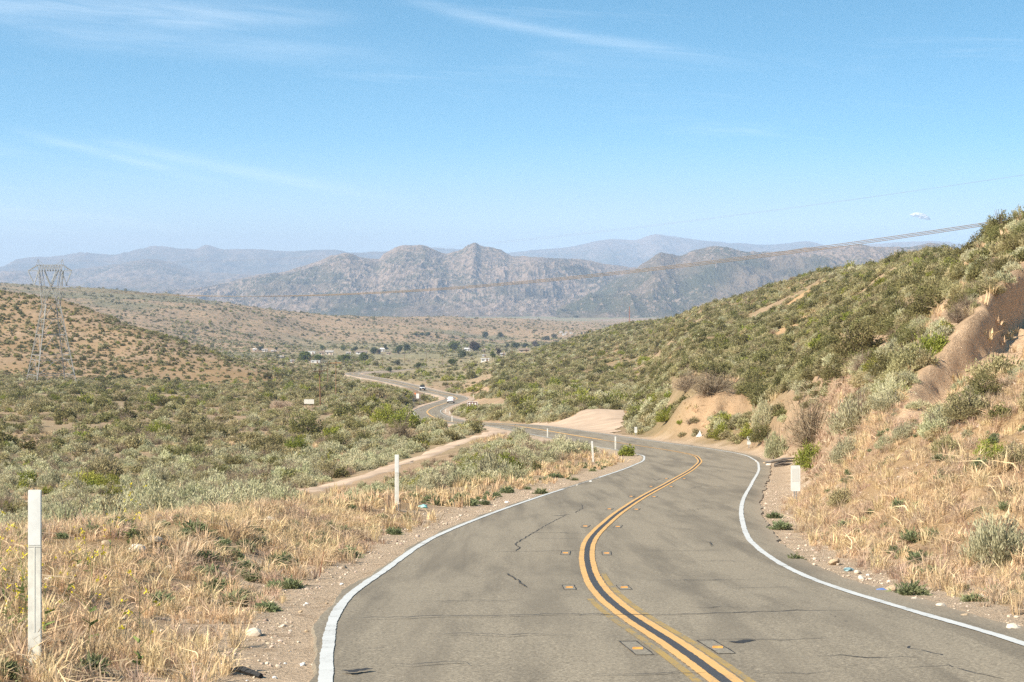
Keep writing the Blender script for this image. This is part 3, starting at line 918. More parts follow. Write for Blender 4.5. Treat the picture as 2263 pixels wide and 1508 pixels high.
TRACK_PIX = [(1108, 953), (1060, 967), (1000, 986), (940, 1008), (880, 1028), (800, 1056), (740, 1073), (680, 1086), (560, 1098), (420, 1104), (300, 1108), (150, 1110), (0, 1112)]
track_pts = [hit(px, py, 70) for px, py in TRACK_PIX]
track_ob, track_c = drape('dirt_track', track_pts, 1.25, 'pale dirt track cutting through the sagebrush', m_dirt)
PULL_PIX = [(1150, 939), (1200, 946), (1260, 952), (1320, 963), (1365, 970), (1362, 955), (1384, 938), (1392, 918), (1388, 908), (1345, 905), (1305, 905), (1280, 910), (1262, 922), (1235, 931), (1190, 935)]
pull_poly = np.array([tuple(hit(px, py, 100))[:2] for px, py in PULL_PIX])


def in_poly(x, y, poly):
    x = np.asarray(x, float); y = np.asarray(y, float)
    ins = np.zeros(np.broadcast(x, y).shape, bool)
    j = len(poly) - 1
    for i in range(len(poly)):
        xi, yi = poly[i]; xj, yj = poly[j]
        c_ = ((yi > y) != (yj > y)) & (x < (xj - xi) * (y - yi) / (yj - yi + 1e-12) + xi)
        ins ^= c_
        j = i
    return ins


gx = np.arange(pull_poly[:, 0].min() - 1, pull_poly[:, 0].max() + 1, 0.3); gy = np.arange(pull_poly[:, 1].min() - 1, pull_poly[:, 1].max() + 1, 0.9)
PX_, PY_ = np.meshgrid(gx, gy)
ins = in_poly(PX_ + (fbm(PX_ * .5, PY_ * .3, 91, 3) - .5) * 1.6, PY_ + (fbm(PX_ * .5, PY_ * .3, 92, 3) - .5) * 2.5, pull_poly)
ii = np.arange(PX_.size).reshape(PX_.shape)
q = np.stack([ii[:-1, :-1], ii[:-1, 1:], ii[1:, 1:], ii[1:, :-1]], -1)
keep = ins[:-1, :-1] & ins[:-1, 1:] & ins[1:, 1:] & ins[1:, :-1]
pv = np.stack([PX_, PY_, ground(PX_, PY_) + 0.045], -1).reshape(-1, 3)
fc = q[keep]
used = np.unique(fc); remap = np.zeros(len(pv), int); remap[used] = np.arange(len(used))
pm = make_mesh('dirt_pullout', pv[used], remap[fc].astype(np.int32), True)
props(put('dirt_pullout', pm, m_dirt), 'wide bare dirt pull-out beside the road bend', 'pullout', kind='structure')
# second bare clearing by the far bend
BARE2 = [(1020, 884), (1060, 882), (1115, 882), (1118, 889), (1060, 893), (1030, 892)]
bare2 = np.array([tuple(hit(px, py, 300))[:2] for px, py in BARE2])

# ------------------------------------------------------------------ mountains
m_mount = bpy.data.materials.new('mountain_rock_and_scrub'); m_mount.use_nodes = True
n = NT(m_mount.node_tree)
o = n.n('ShaderNodeOutputMaterial'); b = n.n('ShaderNodeBsdfPrincipled'); n.l(b.outputs[0], o.inputs[0])
b.inputs['Roughness'].default_value = 1.0; b.inputs['Specular IOR Level'].default_value = 0.05
t = n.n('ShaderNodeTexCoord').outputs['Object']
mpm = n.n('ShaderNodeMapping'); mpm.inputs['Scale'].default_value = (1, 0.45, 1.0); n.l(t, mpm.inputs[0])
tm = mpm.outputs[0]
r1 = n.noise(tm, 0.05, 6, 0.8, 0.2)
r2 = n.noise(tm, 0.0045, 4, 0.6)
rk = n.attr('rock')
rock = n.smooth(n.math('ADD', r1, n.math('MULTIPLY', n.math('SUBTRACT', rk, 0.5), 0.26)), 0.52, 0.58)
c = n.mix(n.smooth(r2, 0.35, 0.65), (0.060, 0.062, 0.036), (0.150, 0.114, 0.080))
c = n.mix(n.math('MULTIPLY', rock, 0.66), c, (0.34, 0.245, 0.188))
c = n.mix(n.smooth(n.noise(tm, 0.07, 3, 0.7), 0.58, 0.66, 0.0, 0.6), c, (0.05, 0.058, 0.035))
n.l(c, b.inputs['Base Color'])


def mountain(name, label, ridge, foot, d_ridge, d_foot, seed, amp, rocky, nx=420, ny=90, feat=900.0, back=0.45):
    """ridge: photo outline of the crest, foot: photo row of the base (callable or number)"""
    rp = np.array(ridge, float)
    px = np.linspace(rp[0, 0], rp[-1, 0], nx)
    rr = pchip(rp[:, 0], rp[:, 1], px)
    t = np.concatenate([np.linspace(0, 1, ny), 1 + np.linspace(0, 1, ny // 4)[1:]])
    PXm, Tm = np.meshgrid(px, t)
    R = np.broadcast_to(rr, PXm.shape)
    D = np.where(Tm <= 1, d_foot + (d_ridge - d_foot) * Tm, d_ridge + (Tm - 1) * (d_ridge - d_foot) * back)
    # crest wanders in depth so that spurs come forward
    wander = (fbm(PXm * 0.0045, PXm * 0, seed + 3, 3) - 0.5) * (d_ridge - d_foot) * 0.5
    D = D + wander * np.clip(Tm, 0, 1)
    X = (PXm - CX) / F * D
    zf = -(foot - HY) / F * d_foot - 20
    zr = -(R - HY) / F * D
    Tc = np.clip(Tm, 0, 1)
    spur = fbm(X / feat, D / feat * 0.5 + seed, seed, 5, 0.55, True)
    fine = fbm(X / feat * 6, D / feat * 4, seed + 9, 5, 0.62, True)
    shape = Tc ** (0.62 + 0.9 * (1 - spur))
    Z = zf + (zr - zf) * shape
    env = Tc * (1 - Tc) * 4
    Z = Z + env * (spur - 0.6) * amp + (fine - 0.6) * amp * 0.55 * np.clip(Tc * 3, 0, 1) * (0.30 + 0.7 * (1 - Tc ** 6))
    Z = np.where(Tm > 1, zr + (zf - zr) * (Tm - 1) ** 1.3, Z)
    ii = np.arange(PXm.size).reshape(PXm.shape)
    fcs = np.stack([ii[:-1, :-1], ii[:-1, 1:], ii[1:, 1:], ii[1:, :-1]], -1).reshape(-1, 4)
    me = make_mesh(name, np.stack([X, D, Z], -1).reshape(-1, 3), fcs, nx < 600)
    a = me.attributes.new('rock', 'FLOAT', 'POINT')
    rk_ = rocky + 0.5 * (fine - 0.5) + 0.35 * (Tc - 0.5) + (fbm(X / feat * 1.5, D / feat, seed + 5, 4) - 0.5) * 0.9
    a.data.foreach_set('value', rk_.astype(np.float32).ravel())
    o = put(name, me, m_mount)
    props(o, label, 'mountain', kind='structure')
    return o


mountain('mountain', 'grey rocky mountain with two bouldery summits', [
    (250, 668), (330, 652), (430, 640), (500, 626), (560, 612), (640, 598), (700, 578), (735, 565), (765, 560), (800, 571), (835, 574), (850, 561), (880, 546), (905, 542), (930, 541), (960, 552), (985, 561),
    (1012, 556), (1035, 543), (1049, 537), (1062, 544), (1085, 548), (1105, 552), (1135, 566), (1190, 569), (1230, 572), (1280, 574), (1340, 584), (1385, 590), (1450, 600), (1540, 625), (1650, 650)],
    703, 8600, 6300, 101, 85, 0.52, 900, 200, 620)
mountain('mountain', 'green scrubby mountain ridge behind the hillside slope', [
    (1230, 690), (1300, 655), (1370, 612), (1400, 598), (1430, 577), (1460, 559), (1480, 562), (1500, 567), (1540, 552), (1580, 543), (1605, 546), (1640, 555), (1700, 558), (1760, 550), (1850, 546), (1900, 541),
    (1930, 547), (2000, 546), (2060, 537), (2100, 545), (2200, 560), (2400, 585)], 702, 7400, 5600, 131, 80, 0.22, 800, 170, 600)
mountain('far_mountain', 'pale lilac lower range at the far end of the valley', [
    (-300, 606), (0, 601), (100, 600), (200, 592), (270, 582), (330, 572), (370, 578), (420, 594), (460, 603), (540, 606), (640, 612), (760, 620), (900, 640)], 668, 13500, 10000, 151, 120, 0.55, 360, 60, 1200)
mountain('far_mountain', 'blue mountain chain on the horizon beyond the pylon', [
    (-400, 580), (0, 590), (40, 572), (130, 566), (180, 558), (240, 563), (300, 553), (345, 545), (395, 549), (430, 552), (455, 543), (490, 551), (560, 552), (640, 556), (700, 552), (735, 552), (770, 559), (830, 556), (900, 553),
    (960, 548), (1010, 550), (1100, 570), (1200, 590)], 640, 19000, 15000, 171, 160, 0.35, 520, 60, 1700)
mountain('far_mountain', 'faint blue broad mountain behind the rocky ridge', [
    (1000, 572), (1110, 562), (1180, 553), (1260, 545), (1330, 530), (1355, 527), (1400, 532), (1450, 519), (1475, 521), (1500, 525), (1560, 532), (1630, 537), (1700, 540), (1775, 533), (1840, 546), (1920, 541), (1990, 536), (2060, 533), (2150, 545), (2350, 560)],
    620, 18500, 14500, 191, 150, 0.45, 520, 60, 1700)

# ------------------------------------------------------------------ plants
def mat_leaf(name, c1, c2, flower=None, trans=0.25):
    """foliage: colour varies by clump and by plant"""
    m = bpy.data.materials.new(name); m.use_nodes = True
    n = NT(m.node_tree)
    o = n.n('ShaderNodeOutputMaterial'); b = n.n('ShaderNodeBsdfPrincipled')
    b.inputs['Roughness'].default_value = 0.8; b.inputs['Specular IOR Level'].default_value = 0.15
    oi = n.n('ShaderNodeObjectInfo')
    tint = n.attr('tint')
    f = n.math('ADD', n.math('MULTIPLY', tint, 0.62), n.math('MULTIPLY', oi.outputs['Random'], 0.38))
    c = n.mix(f, c1, c2)
    r2 = n.math('FRACT', n.math('MULTIPLY', oi.outputs['Random'], 7.31))
    hs = n.n('ShaderNodeHueSaturation')
    n.l(n.lin(r2, 0, 1, 0.485, 0.515), hs.inputs['Hue'])
    n.l(n.lin(n.math('FRACT', n.math('MULTIPLY', oi.outputs['Random'], 23.7)), 0, 1, 0.80, 1.16), hs.inputs['Value'])
    n.l(c, hs.inputs['Color'])
    c = hs.outputs[0]
    if flower:
        c = n.mix(n.smooth(tint, 0.93, 0.94), c, flower)
    n.l(c, b.inputs['Base Color'])
    if trans > 0:
        tr = n.n('ShaderNodeBsdfTranslucent'); n.l(c, tr.inputs['Color'])
        mx = n.n('ShaderNodeMixShader'); mx.inputs[0].default_value = trans
        n.l(b.outputs[0], mx.inputs[1]); n.l(tr.outputs[0], mx.inputs[2]); n.l(mx.outputs[0], o.inputs[0])
    else:
        n.l(b.outputs[0], o.inputs[0])
    return m


MAT = {
    'sage': mat_leaf('sage_leaf', (0.345, 0.322, 0.180), (0.65, 0.605, 0.375)),
    'chaparral': mat_leaf('chaparral_leaf', (0.125, 0.118, 0.043), (0.29, 0.258, 0.105)),
    'olive': mat_leaf('olive_leaf', (0.27, 0.235, 0.110), (0.50, 0.43, 0.225)),
    'lime': mat_leaf('lime_leaf', (0.165, 0.185, 0.030), (0.40, 0.385, 0.080)),
    'dry': mat_leaf('dry_twig', (0.17, 0.125, 0.080), (0.40, 0.310, 0.205), trans=0.1),
    'straw': mat_leaf('straw', (0.50, 0.345, 0.19), (0.85, 0.655, 0.395), trans=0.3),
    'foxtail': mat_leaf('foxtail', (0.40, 0.275, 0.18), (0.67, 0.50, 0.345), trans=0.3),
    'weed': mat_leaf('weed_leaf', (0.13, 0.155, 0.070), (0.30, 0.315, 0.160)),
    'mustard': mat_leaf('mustard_stem', (0.16, 0.20, 0.06), (0.24, 0.27, 0.09), flower=(0.75, 0.60, 0.04)),
    'tree': mat_leaf('tree_leaf', (0.048, 0.066, 0.022), (0.120, 0.140, 0.048)),
    'wood': mat_simple('stem_wood', (0.17, 0.13, 0.09), 0.9, var=0.3, scale=8),
}


def leafset(rng, pos, direc, length, width, tint, spread=0.5):
    """one triangle per leaf; returns verts, faces, tint per vertex"""
    nL = len(pos)
    d = direc + rng.normal(0, spread, (nL, 3))
    d /= np.linalg.norm(d, axis=1)[:, None] + 1e-9
    r = rng.normal(0, 1, (nL, 3))
    s = np.cross(d, r); s /= np.linalg.norm(s, axis=1)[:, None] + 1e-9
    L = (length * rng.uniform(0.65, 1.35, nL))[:, None]; Wd = (width * rng.uniform(0.7, 1.3, nL))[:, None]
    a = pos - s * Wd * 0.5 + d * L * 0.25; b = pos + s * Wd * 0.5 + d * L * 0.35; c = pos + d * L
    base = pos
    # kite of two triangles: base, a, tip, b
    V = np.stack([base, a, c, b], 1).reshape(-1, 3)
    i = np.arange(nL) * 4
    Fc = np.stack([i, i + 1, i + 2, i + 3], 1)
    return V, Fc, np.repeat(tint, 4)


def with_tint(me, tint):
    a = me.attributes.new('tint', 'FLOAT', 'POINT')
    a.data.foreach_set('value', tint.astype(np.float32))
    return me


def shrub_leaf_mesh(name, seed, twigs, per, hratio, leaf_l, leaf_w, mat, up=0.6, lump=0.35, spread=0.5, inner=0.45, flat=0.0, polar=1.45):
    """leafy dome, 1 m across, hratio m tall, origin at the foot"""
    rng = np.random.default_rng(seed)
    ph = rng.uniform(0, 2 * math.pi, twigs); ct = 1 - rng.uniform(0, 1, twigs) ** 0.9 * (1 - math.cos(polar))
    stn = np.sqrt(np.clip(1 - ct ** 2, 0, 1))
    rad = 1 - lump * vnoise(np.cos(ph) * 1.7 + ct * 2.1 + seed, np.sin(ph) * 1.7 + seed * 3.1, seed) - rng.uniform(0, 0.18, twigs)
    tips = np.stack([np.cos(ph) * stn * 0.5 * rad, np.sin(ph) * stn * 0.5 * rad, (flat + (1 - flat) * ct) * hratio * rad], 1)
    roots = tips * np.array([0.12, 0.12, 0.02])
    tint_t = np.clip(vnoise(ph * 1.5 + seed, ct * 4, seed + 4) * 0.7 + rng.uniform(-0.05, 0.4, twigs), 0, 1)
    t = inner + (1 - inner) * rng.uniform(0, 1, (twigs, per)) ** 0.7
    pos = roots[:, None] + (tips - roots)[:, None] * t[..., None] + rng.normal(0, 0.028, (twigs, per, 3))
    pos[..., 2] = np.maximum(pos[..., 2], 0.01)
    dr = (tips - roots); dr /= np.linalg.norm(dr, axis=1)[:, None] + 1e-9
    dr = dr * (1 - up) + np.array([0, 0, up]); dr /= np.linalg.norm(dr, axis=1)[:, None]
    dd = np.repeat(dr[:, None], per, 1).reshape(-1, 3)
    tt = (tint_t[:, None] * 0.75 + 0.25 * rng.uniform(0, 1, (twigs, per))).ravel()
    V, Fc, tn = leafset(rng, pos.reshape(-1, 3), dd, leaf_l, leaf_w, tt, spread)
    me = with_tint(make_mesh(name, V, Fc), tn)
    me.materials.append(mat)
    return me


def shrub_stem_mesh(name, seed, k, hratio, mat, r=0.012):
    rng = np.random.default_rng(seed + 7)
    mb = MB()
    for _ in range(k):
        ph = rng.uniform(0, 6.28); a = rng.uniform(0.2, 1.1)
        tip = Vector((math.cos(ph) * math.sin(a) * .40, math.sin(ph) * math.sin(a) * .40, math.cos(a) * hratio * .8))
        midp = tip * 0.5 + Vector((rng.normal(0, .03), rng.normal(0, .03), 0.02))
        mb.tube([(tip.x * .08, tip.y * .08, -0.05), midp, tip], [r, r * .7, r * .3], 3)
    me = make_mesh(name, mb.v, mb.f)
    me.materials.append(mat)
    return me


def twig_mesh(name, seed, twigs, sub, hratio, mat, w=0.012, droop=0.0):
    """bare grey-brown twiggy shrub"""
    rng = np.random.default_rng(seed)
    V, Fc, tn = [], [], []
    for _ in range(twigs):
        ph = rng.uniform(0, 6.28); a = math.acos(1 - rng.uniform(0, .92))
        rr = rng.uniform(.6, 1)
        tip = np.array([math.cos(ph) * math.sin(a) * .5 * rr, math.sin(ph) * math.sin(a) * .5 * rr, math.cos(a) * hratio * rr])
        segs = [np.array([tip[0] * .1, tip[1] * .1, 0]), tip]
        tv = rng.uniform(0, 1)
        for s in range(sub + 1):
            u = rng.uniform(.15, .95)
            p0 = segs[0] * (1 - u) + tip * u if s else segs[0]
            p1 = tip if s == 0 else p0 + rng.normal(0, .085, 3) + np.array([tip[0] * .15, tip[1] * .15, .04 - droop])
            p1 = np.array([p1[0], p1[1], max(p1[2], .01)])
            d = p1 - p0; sd_ = np.cross(d, rng.normal(0, 1, 3)); sd_ /= np.linalg.norm(sd_) + 1e-9
            ww = w * (1.0 if s == 0 else .7)
            b0 = len(V)
            V += [p0 - sd_ * ww, p0 + sd_ * ww, p1]
            Fc.append((b0, b0 + 1, b0 + 2)); tn += [tv] * 3
    me = with_tint(make_mesh(name, np.array(V), np.array(Fc)), np.array(tn))
    me.materials.append(mat)
    return me


def tuft_mesh(name, seed, blades, height, lean, width, mat, heads=False):
    """grass tuft: bent tapering blades"""
    rng = np.random.default_rng(seed)
    V, Fc, tn = [], [], []
    for _ in range(blades):
        ph = rng.uniform(0, 6.28); r0 = rng.uniform(0, .10) ** .8
        base = np.array([math.cos(ph) * r0, math.sin(ph) * r0, -.02])
        ph2 = ph + rng.normal(0, .9); le = abs(rng.normal(0, lean)); h = height * rng.uniform(.45, 1.1)
        hd = np.array([math.cos(ph2), math.sin(ph2), 0])
        m1 = base + np.array([0, 0, h * .55]) + hd * le * h * .3
        tp = base + np.array([0, 0, h * (1 - le * .25)]) + hd * le * h
        sd_ = np.array([-hd[1], hd[0], 0]) + rng.normal(0, .4, 3); sd_ /= np.linalg.norm(sd_)
        w = width * rng.uniform(.6, 1.3); tv = rng.uniform(0, 1)
        b0 = len(V)
        hw = w * (2.2 if heads and rng.uniform() < .5 else .75)
        V += [base - sd_ * w * .5, base + sd_ * w * .5, m1 + sd_ * hw * .5, m1 - sd_ * hw * .5, tp]
        Fc += [(b0, b0 + 1, b0 + 2), (b0, b0 + 2, b0 + 3), (b0 + 3, b0 + 2, b0 + 4)]
        tn += [tv] * 5
    me = with_tint(make_mesh(name, np.array(V), np.array(Fc)), np.array(tn))
    me.materials.append(mat)
    return me


SPEC = {  # kind: near (leaf), mid, far generators
    'sage': dict(h=0.62, near=(150, 26, .055, .013), mid=(95, 11, .085, .030), far=(60, 4, .17, .085), up=.55, lump=.40, spread=.33, inner=.5),
    'chaparral': dict(h=0.72, near=(150, 30, .036, .022), mid=(90, 12, .075, .048), far=(60, 4, .17, .110), up=.25, lump=.38, spread=.7, inner=.4),
    'olive': dict(h=0.66, near=(140, 28, .042, .020), mid=(90, 12, .080, .040), far=(60, 4, .17, .100), up=.45, lump=.40, spread=.5, inner=.42),
    'lime': dict(h=0.74, near=(140, 30, .044, .020), mid=(90, 12, .080, .042), far=(60, 4, .17, .105), up=.55, lump=.42, spread=.5, inner=.42),
}
SRC = {}


def source_collection(name, meshes):
    c = bpy.data.collections.new(name)
    for i, me in enumerate(meshes):
        ob = bpy.data.objects.new('%s_%02d' % (name, i), me)
        c.objects.link(ob)
    return c


for kd, sp in SPEC.items():
    for lod in ('near', 'mid', 'far'):
        tw, per, ll, lw = sp[lod]
        nvar = 5 if lod != 'far' else 6
        SRC[kd, lod] = [shrub_leaf_mesh('%s_foliage' % kd, 100 * hash_i + v, tw, per, sp['h'] * (0.85 + .09 * v), ll, lw, MAT[kd], sp['up'], sp['lump'], sp['spread'], sp['inner'])
                        for v in range(nvar) for hash_i in [sorted(SPEC).index(kd) * 3 + ('near', 'mid', 'far').index(lod) + 1]]
for lod, (tw, sb, w) in dict(near=(160, 9, .0055), mid=(110, 5, .011), far=(50, 2, .035)).items():
    SRC['dry', lod] = [twig_mesh('dry_twigs', 900 + v + len(lod), tw, sb, 0.55 + .08 * v, MAT['dry'], w) for v in range(4)]
STEM = {kd: [shrub_stem_mesh('stem', 40 + v, 14, .7, MAT['wood']) for v in range(2)] for kd in ('any',)}
SRC['straw', 'near'] = [tuft_mesh('straw_tuft', 300 + v, 34, .26 + .09 * v, .65, .0105, MAT['straw'], True) for v in range(5)]
SRC['straw', 'mid'] = [tuft_mesh('straw_tuft', 320 + v, 26, .40, .6, .020, MAT['straw'], True) for v in range(4)]
SRC['foxtail', 'near'] = [tuft_mesh('foxtail_tuft', 340 + v, 34, .22 + .09 * v, .95, .0105, MAT['foxtail'], True) for v in range(5)]
SRC['foxtail', 'mid'] = [tuft_mesh('foxtail_tuft', 360 + v, 26, .38, .8, .020, MAT['foxtail'], True) for v in range(4)]
SRC['weed', 'near'] = [shrub_leaf_mesh('weed_leaves', 380 + v, 60, 9, .45, .14, .045, MAT['weed'], .3, .5, .5, .25) for v in range(4)]
COLL = {k: source_collection('%s_%s_source' % k, v) for k, v in SRC.items()}

GN = {}


def gn_group(coll):
    if coll.name in GN: return GN[coll.name]
    g = bpy.data.node_groups.new('scatter_' + coll.name, 'GeometryNodeTree')
    g.interface.new_socket('Geometry', in_out='INPUT', socket_type='NodeSocketGeometry')
    g.interface.new_socket('Geometry', in_out='OUTPUT', socket_type='NodeSocketGeometry')
    N = g.nodes
    gi = N.new('NodeGroupInput'); go = N.new('NodeGroupOutput')
    ip = N.new('GeometryNodeInstanceOnPoints'); ci = N.new('GeometryNodeCollectionInfo')
    ci.inputs['Collection'].default_value = coll
    ci.inputs['Separate Children'].default_value = True; ci.inputs['Reset Children'].default_value = True
    ip.inputs['Pick Instance'].default_value = True

    def at(name, typ):
        a = N.new('GeometryNodeInputNamedAttribute'); a.data_type = typ; a.inputs['Name'].default_value = name
        return [s for s in a.outputs if s.enabled and s.name == 'Attribute'][0]
    e = N.new('FunctionNodeEulerToRotation')
    g.links.new(at('rot', 'FLOAT_VECTOR'), e.inputs[0])
    g.links.new(gi.outputs[0], ip.inputs['Points'])
    g.links.new(ci.outputs[0], ip.inputs['Instance'])
    g.links.new(at('idx', 'INT'), ip.inputs['Instance Index'])
    g.links.new(e.outputs[0], ip.inputs['Rotation'])
    g.links.new(at('scl', 'FLOAT_VECTOR'), ip.inputs['Scale'])
    g.links.new(ip.outputs[0], go.inputs[0])
    GN[coll.name] = g
    return g


def scatter(name, coll, P, rot, scl, idx, label, cat):
    me = bpy.data.meshes.new(name)
    me.vertices.add(len(P)); me.vertices.foreach_set('co', P.astype(np.float32).ravel())
    a = me.attributes.new('rot', 'FLOAT_VECTOR', 'POINT'); a.data.foreach_set('vector', rot.astype(np.float32).ravel())
    a = me.attributes.new('scl', 'FLOAT_VECTOR', 'POINT'); a.data.foreach_set('vector', scl.astype(np.float32).ravel())
    a = me.attributes.new('idx', 'INT', 'POINT'); a.data.foreach_set('value', idx.astype(np.int32))
    o = put(name, me)
    md = o.modifiers.new('scatter', 'NODES'); md.node_group = gn_group(coll)
    return props(o, label, cat, kind='stuff')


RNG = np.random.default_rng(2024)
tr_xy = track_c[:, :2]


def near_track(X, Y, r):
    res = np.zeros(len(X), bool)
    ok = (Y > tr_xy[:, 1].min() - 10) & (Y < tr_xy[:, 1].max() + 10)
    ix = np.where(ok)[0]
    if len(ix):
        for blk in np.array_split(ix, max(1, len(ix) // 4000)):
            d = np.hypot(X[blk][:, None] - tr_xy[None, :, 0], Y[blk][:, None] - tr_xy[None, :, 1]).min(1)
            res[blk] = d < r
    return res


def candidates(px0, px1, d0, d1, density, seed):
    area = (px1 - px0) / F * (d1 * d1 - d0 * d0) / 2
    k = int(area * density)
    d = np.sqrt(RNG.uniform(d0 * d0, d1 * d1, k)); px = RNG.uniform(px0, px1, k)
    X = (px - CX) / F * d
    Z = ground(X, d)
    row = HY - F * Z / d
    return px, row, d, X, Z


ALL = []   # rows of: X Y Z kindindex size hscale


KINDS = ['sage', 'chaparral', 'olive', 'lime', 'dry']


def zone(px0, px1, d0, d1, density, kind_fn, size_fn, accept_fn, road_gap=5.2):
    px, row, d, X, Z = candidates(px0, px1, d0, d1, density, 0)
    m = accept_fn(px, row, d, X)
    rd = gsample(RD, X, d)
    m &= rd > road_gap + RNG.uniform(0, 1.2, len(X))
    m &= ~in_poly(X, d, pull_poly)
    m &= ~in_poly(X, d, bare2)
    px, row, d, X, Z = (q[m] for q in (px, row, d, X, Z))
    m = ~near_track(X, d, 2.2)
    px, row, d, X, Z = (q[m] for q in (px, row, d, X, Z))
    kd = kind_fn(px, row, d, X); sz = size_fn(kd, px, d, X)
    top = row - F * sz * .6 / d
    m = seen(px, top, d, 8)
    ALL.append(np.stack([X, d, Z, kd, sz, px, row], 1)[m])


def pick(probs, k):
    """probs: (5, n) unnormalised"""
    p = np.array(probs, float); c = np.cumsum(p, 0); c /= c[-1]
    return (RNG.uniform(0, 1, k)[None] > c).sum(0)


one = lambda px, v: np.full(len(px), v)
SIZE = np.array([1.15, 1.75, 1.35, 1.9, 1.15])

# sagebrush flat left of the road
def k_flat(px, row, d, X):
    p = fbm(X * .045, d * .03, 201, 3) - .03; q = fbm(X * .03 + 9, d * .02, 203, 3)
    far = sstep(150, 260, d); lft = sstep(800, 350, px)
    return pick([np.clip(1.9 - 1.5 * far * lft - 1.2 * far, .22, 9) * (1.3 - q), .05 + .7 * far * (.4 + lft) * sstep(.4, .6, p), .10 + .75 * far, .02 + .12 * sstep(.52, .6, p), .16 + .5 * sstep(.5, .62, q)], len(px))
def s_any(kd, px, d, X):
    return SIZE[kd] * np.clip(np.exp(RNG.normal(-.04, .40, len(kd))), .35, 2.1)
def a_flat(px, row, d, X):
    g = fbm(X * .06, d * .035, 205, 4); g2 = fbm(X * .018, d * .007, 207, 3)
    openp = sstep(950, 500, px) * sstep(140, 230, d) * .72
    edge = sstep(0, 1, (d - np.interp(px, [-300, 0, 300, 450, 600, 700, 877, 1000, 1131, 1250, 1400], [42, 42, 45, 46, 50, 54, 58, 66, 78, 100, 150])) / 10)
    prob = edge * (.95 - openp * sstep(.36, .54, g2) - .75 * sstep(.60, .68, g))
    return RNG.uniform(0, 1, len(px)) < prob
zone(-260, 1420, 42, 150, 1.15, k_flat, lambda kd, px, d, X: s_any(kd, px, d, X) * .92, a_flat)
zone(-260, 1420, 150, 270, .85, k_flat, s_any, a_flat)
zone(-260, 1180, 270, 720, .40, k_flat, lambda kd, px, d, X: s_any(kd, px, d, X) * 1.25, a_flat)
# belt of sage behind the pull-out
def k_belt(px, row, d, X):
    return pick([one(px, 1.0), one(px, .10), one(px, .35), one(px, .07), one(px, .05)], len(px))
zone(1040, 1500, 200, 520, .6, k_belt, lambda kd, px, d, X: s_any(kd, px, d, X) * 1.2, lambda px, row, d, X: (row > 862) & (row < 940))
# hillside on the right
def k_hill(px, row, d, X):
    p = fbm(X * .05, d * .03, 211, 3); q = fbm(X * .02 + 5, d * .012, 213, 3); nr = sstep(230, 120, d)
    return pick([.22 + .8 * sstep(.5, .65, q), .34 + .5 * nr, .95 * one(px, 1), .02 + .12 * nr * sstep(.5, .6, p), .22 + .55 * sstep(.55, .65, p)], len(px))
def a_hill(px, row, d, X):
    lim = np.interp(px, [1090, 1200, 1400, 1480, 1560, 1640, 1700, 1850, 2000, 2263, 2500], [500, 420, 330, 166, 162, 162, 128, 100, 58, 60, 60])
    g = fbm(X * .07, d * .05, 215, 4)
    return (d > lim) & (gsample(rim_s, X, d) * (d < 98) < np.where(d < 98, -.25, 1)) & (RNG.uniform(0, 1, len(px)) < .96 - .92 * sstep(.55, .62, g))
zone(1150, 2560, 62, 200, 1.3, k_hill, lambda kd, px, d, X: s_any(kd, px, d, X) * .72, a_hill)
zone(1090, 2400, 200, 430, .85, k_hill, lambda kd, px, d, X: s_any(kd, px, d, X) * .86, a_hill)
zone(1090, 2150, 430, 1350, .34, k_hill, lambda kd, px, d, X: s_any(kd, px, d, X) * 1.15, a_hill)
# sandy hill behind the pylon
def k_left(px, row, d, X):
    return pick([one(px, .12), one(px, .6), one(px, .75), one(px, .03), one(px, .35)], len(px))
zone(-260, 730, 690, 1130, .15, k_left, lambda kd, px, d, X: s_any(kd, px, d, X) * .92, lambda px, row, d, X: RNG.uniform(0, 1, len(px)) < .3 + .7 * sstep(.40, .60, fbm(X * .025, d * .012, 221, 4)))
# valley floor and second ridge
def k_val(px, row, d, X):
    return pick([one(px, .6), one(px, .28), one(px, .6), one(px, .08), one(px, .25)], len(px))
zone(380, 1420, 700, 2350, .055, k_val, lambda kd, px, d, X: s_any(kd, px, d, X) * 1.25, lambda px, row, d, X: (px > np.interp(d, [700, 850, 1200], [690, 470, 380])) & (RNG.uniform(0, 1, len(px)) < .3 + .7 * sstep(.35, .55, fbm(X * .006, d * .003, 223, 4))))
zone(-260, 1360, 1600, 4300, .0105, k_left, lambda kd, px, d, X: s_any(kd, px, d, X) * 1.75, lambda px, row, d, X: RNG.uniform(0, 1, len(px)) < .45 + .55 * sstep(.4, .58, fbm(X * .004, d * .002, 225, 4)))
# cut bank beside the road: scattered
def a_bank(px, row, d, X):
    lim = np.interp(px, [1480, 1560, 1640, 1700, 1850, 2000, 2263, 2600], [158, 152, 150, 132, 108, 84, 84, 60])
    g = fbm(X * .25, d * .12, 231, 3)
    rs_ = gsample(rim_s, X, d); midb = sstep(2080, 2000, px) * sstep(44, 56, d); openb = ((rs_ > -.2) & (rs_ < 5.5) & (gsample(scarH, X, d) > .3)) * 1.07
    return (d < lim) & (RNG.uniform(0, 1, len(px)) < np.clip(.34 + .5 * sstep(.5, .6, g) + .5 * midb, 0, 1) * (1 - .9 * openb))
def k_bank(px, row, d, X):
    return pick([one(px, 1.1), one(px, .10), one(px, .40), one(px, .08), one(px, .35)], len(px))
zone(1420, 2560, 66, 160, .85, k_bank, lambda kd, px, d, X: s_any(kd, px, d, X) * .78, a_bank, 6.6)
zone(1660, 2560, 24, 84, .95, k_bank, lambda kd, px, d, X: s_any(kd, px, d, X) * .7, a_bank, 6.0)
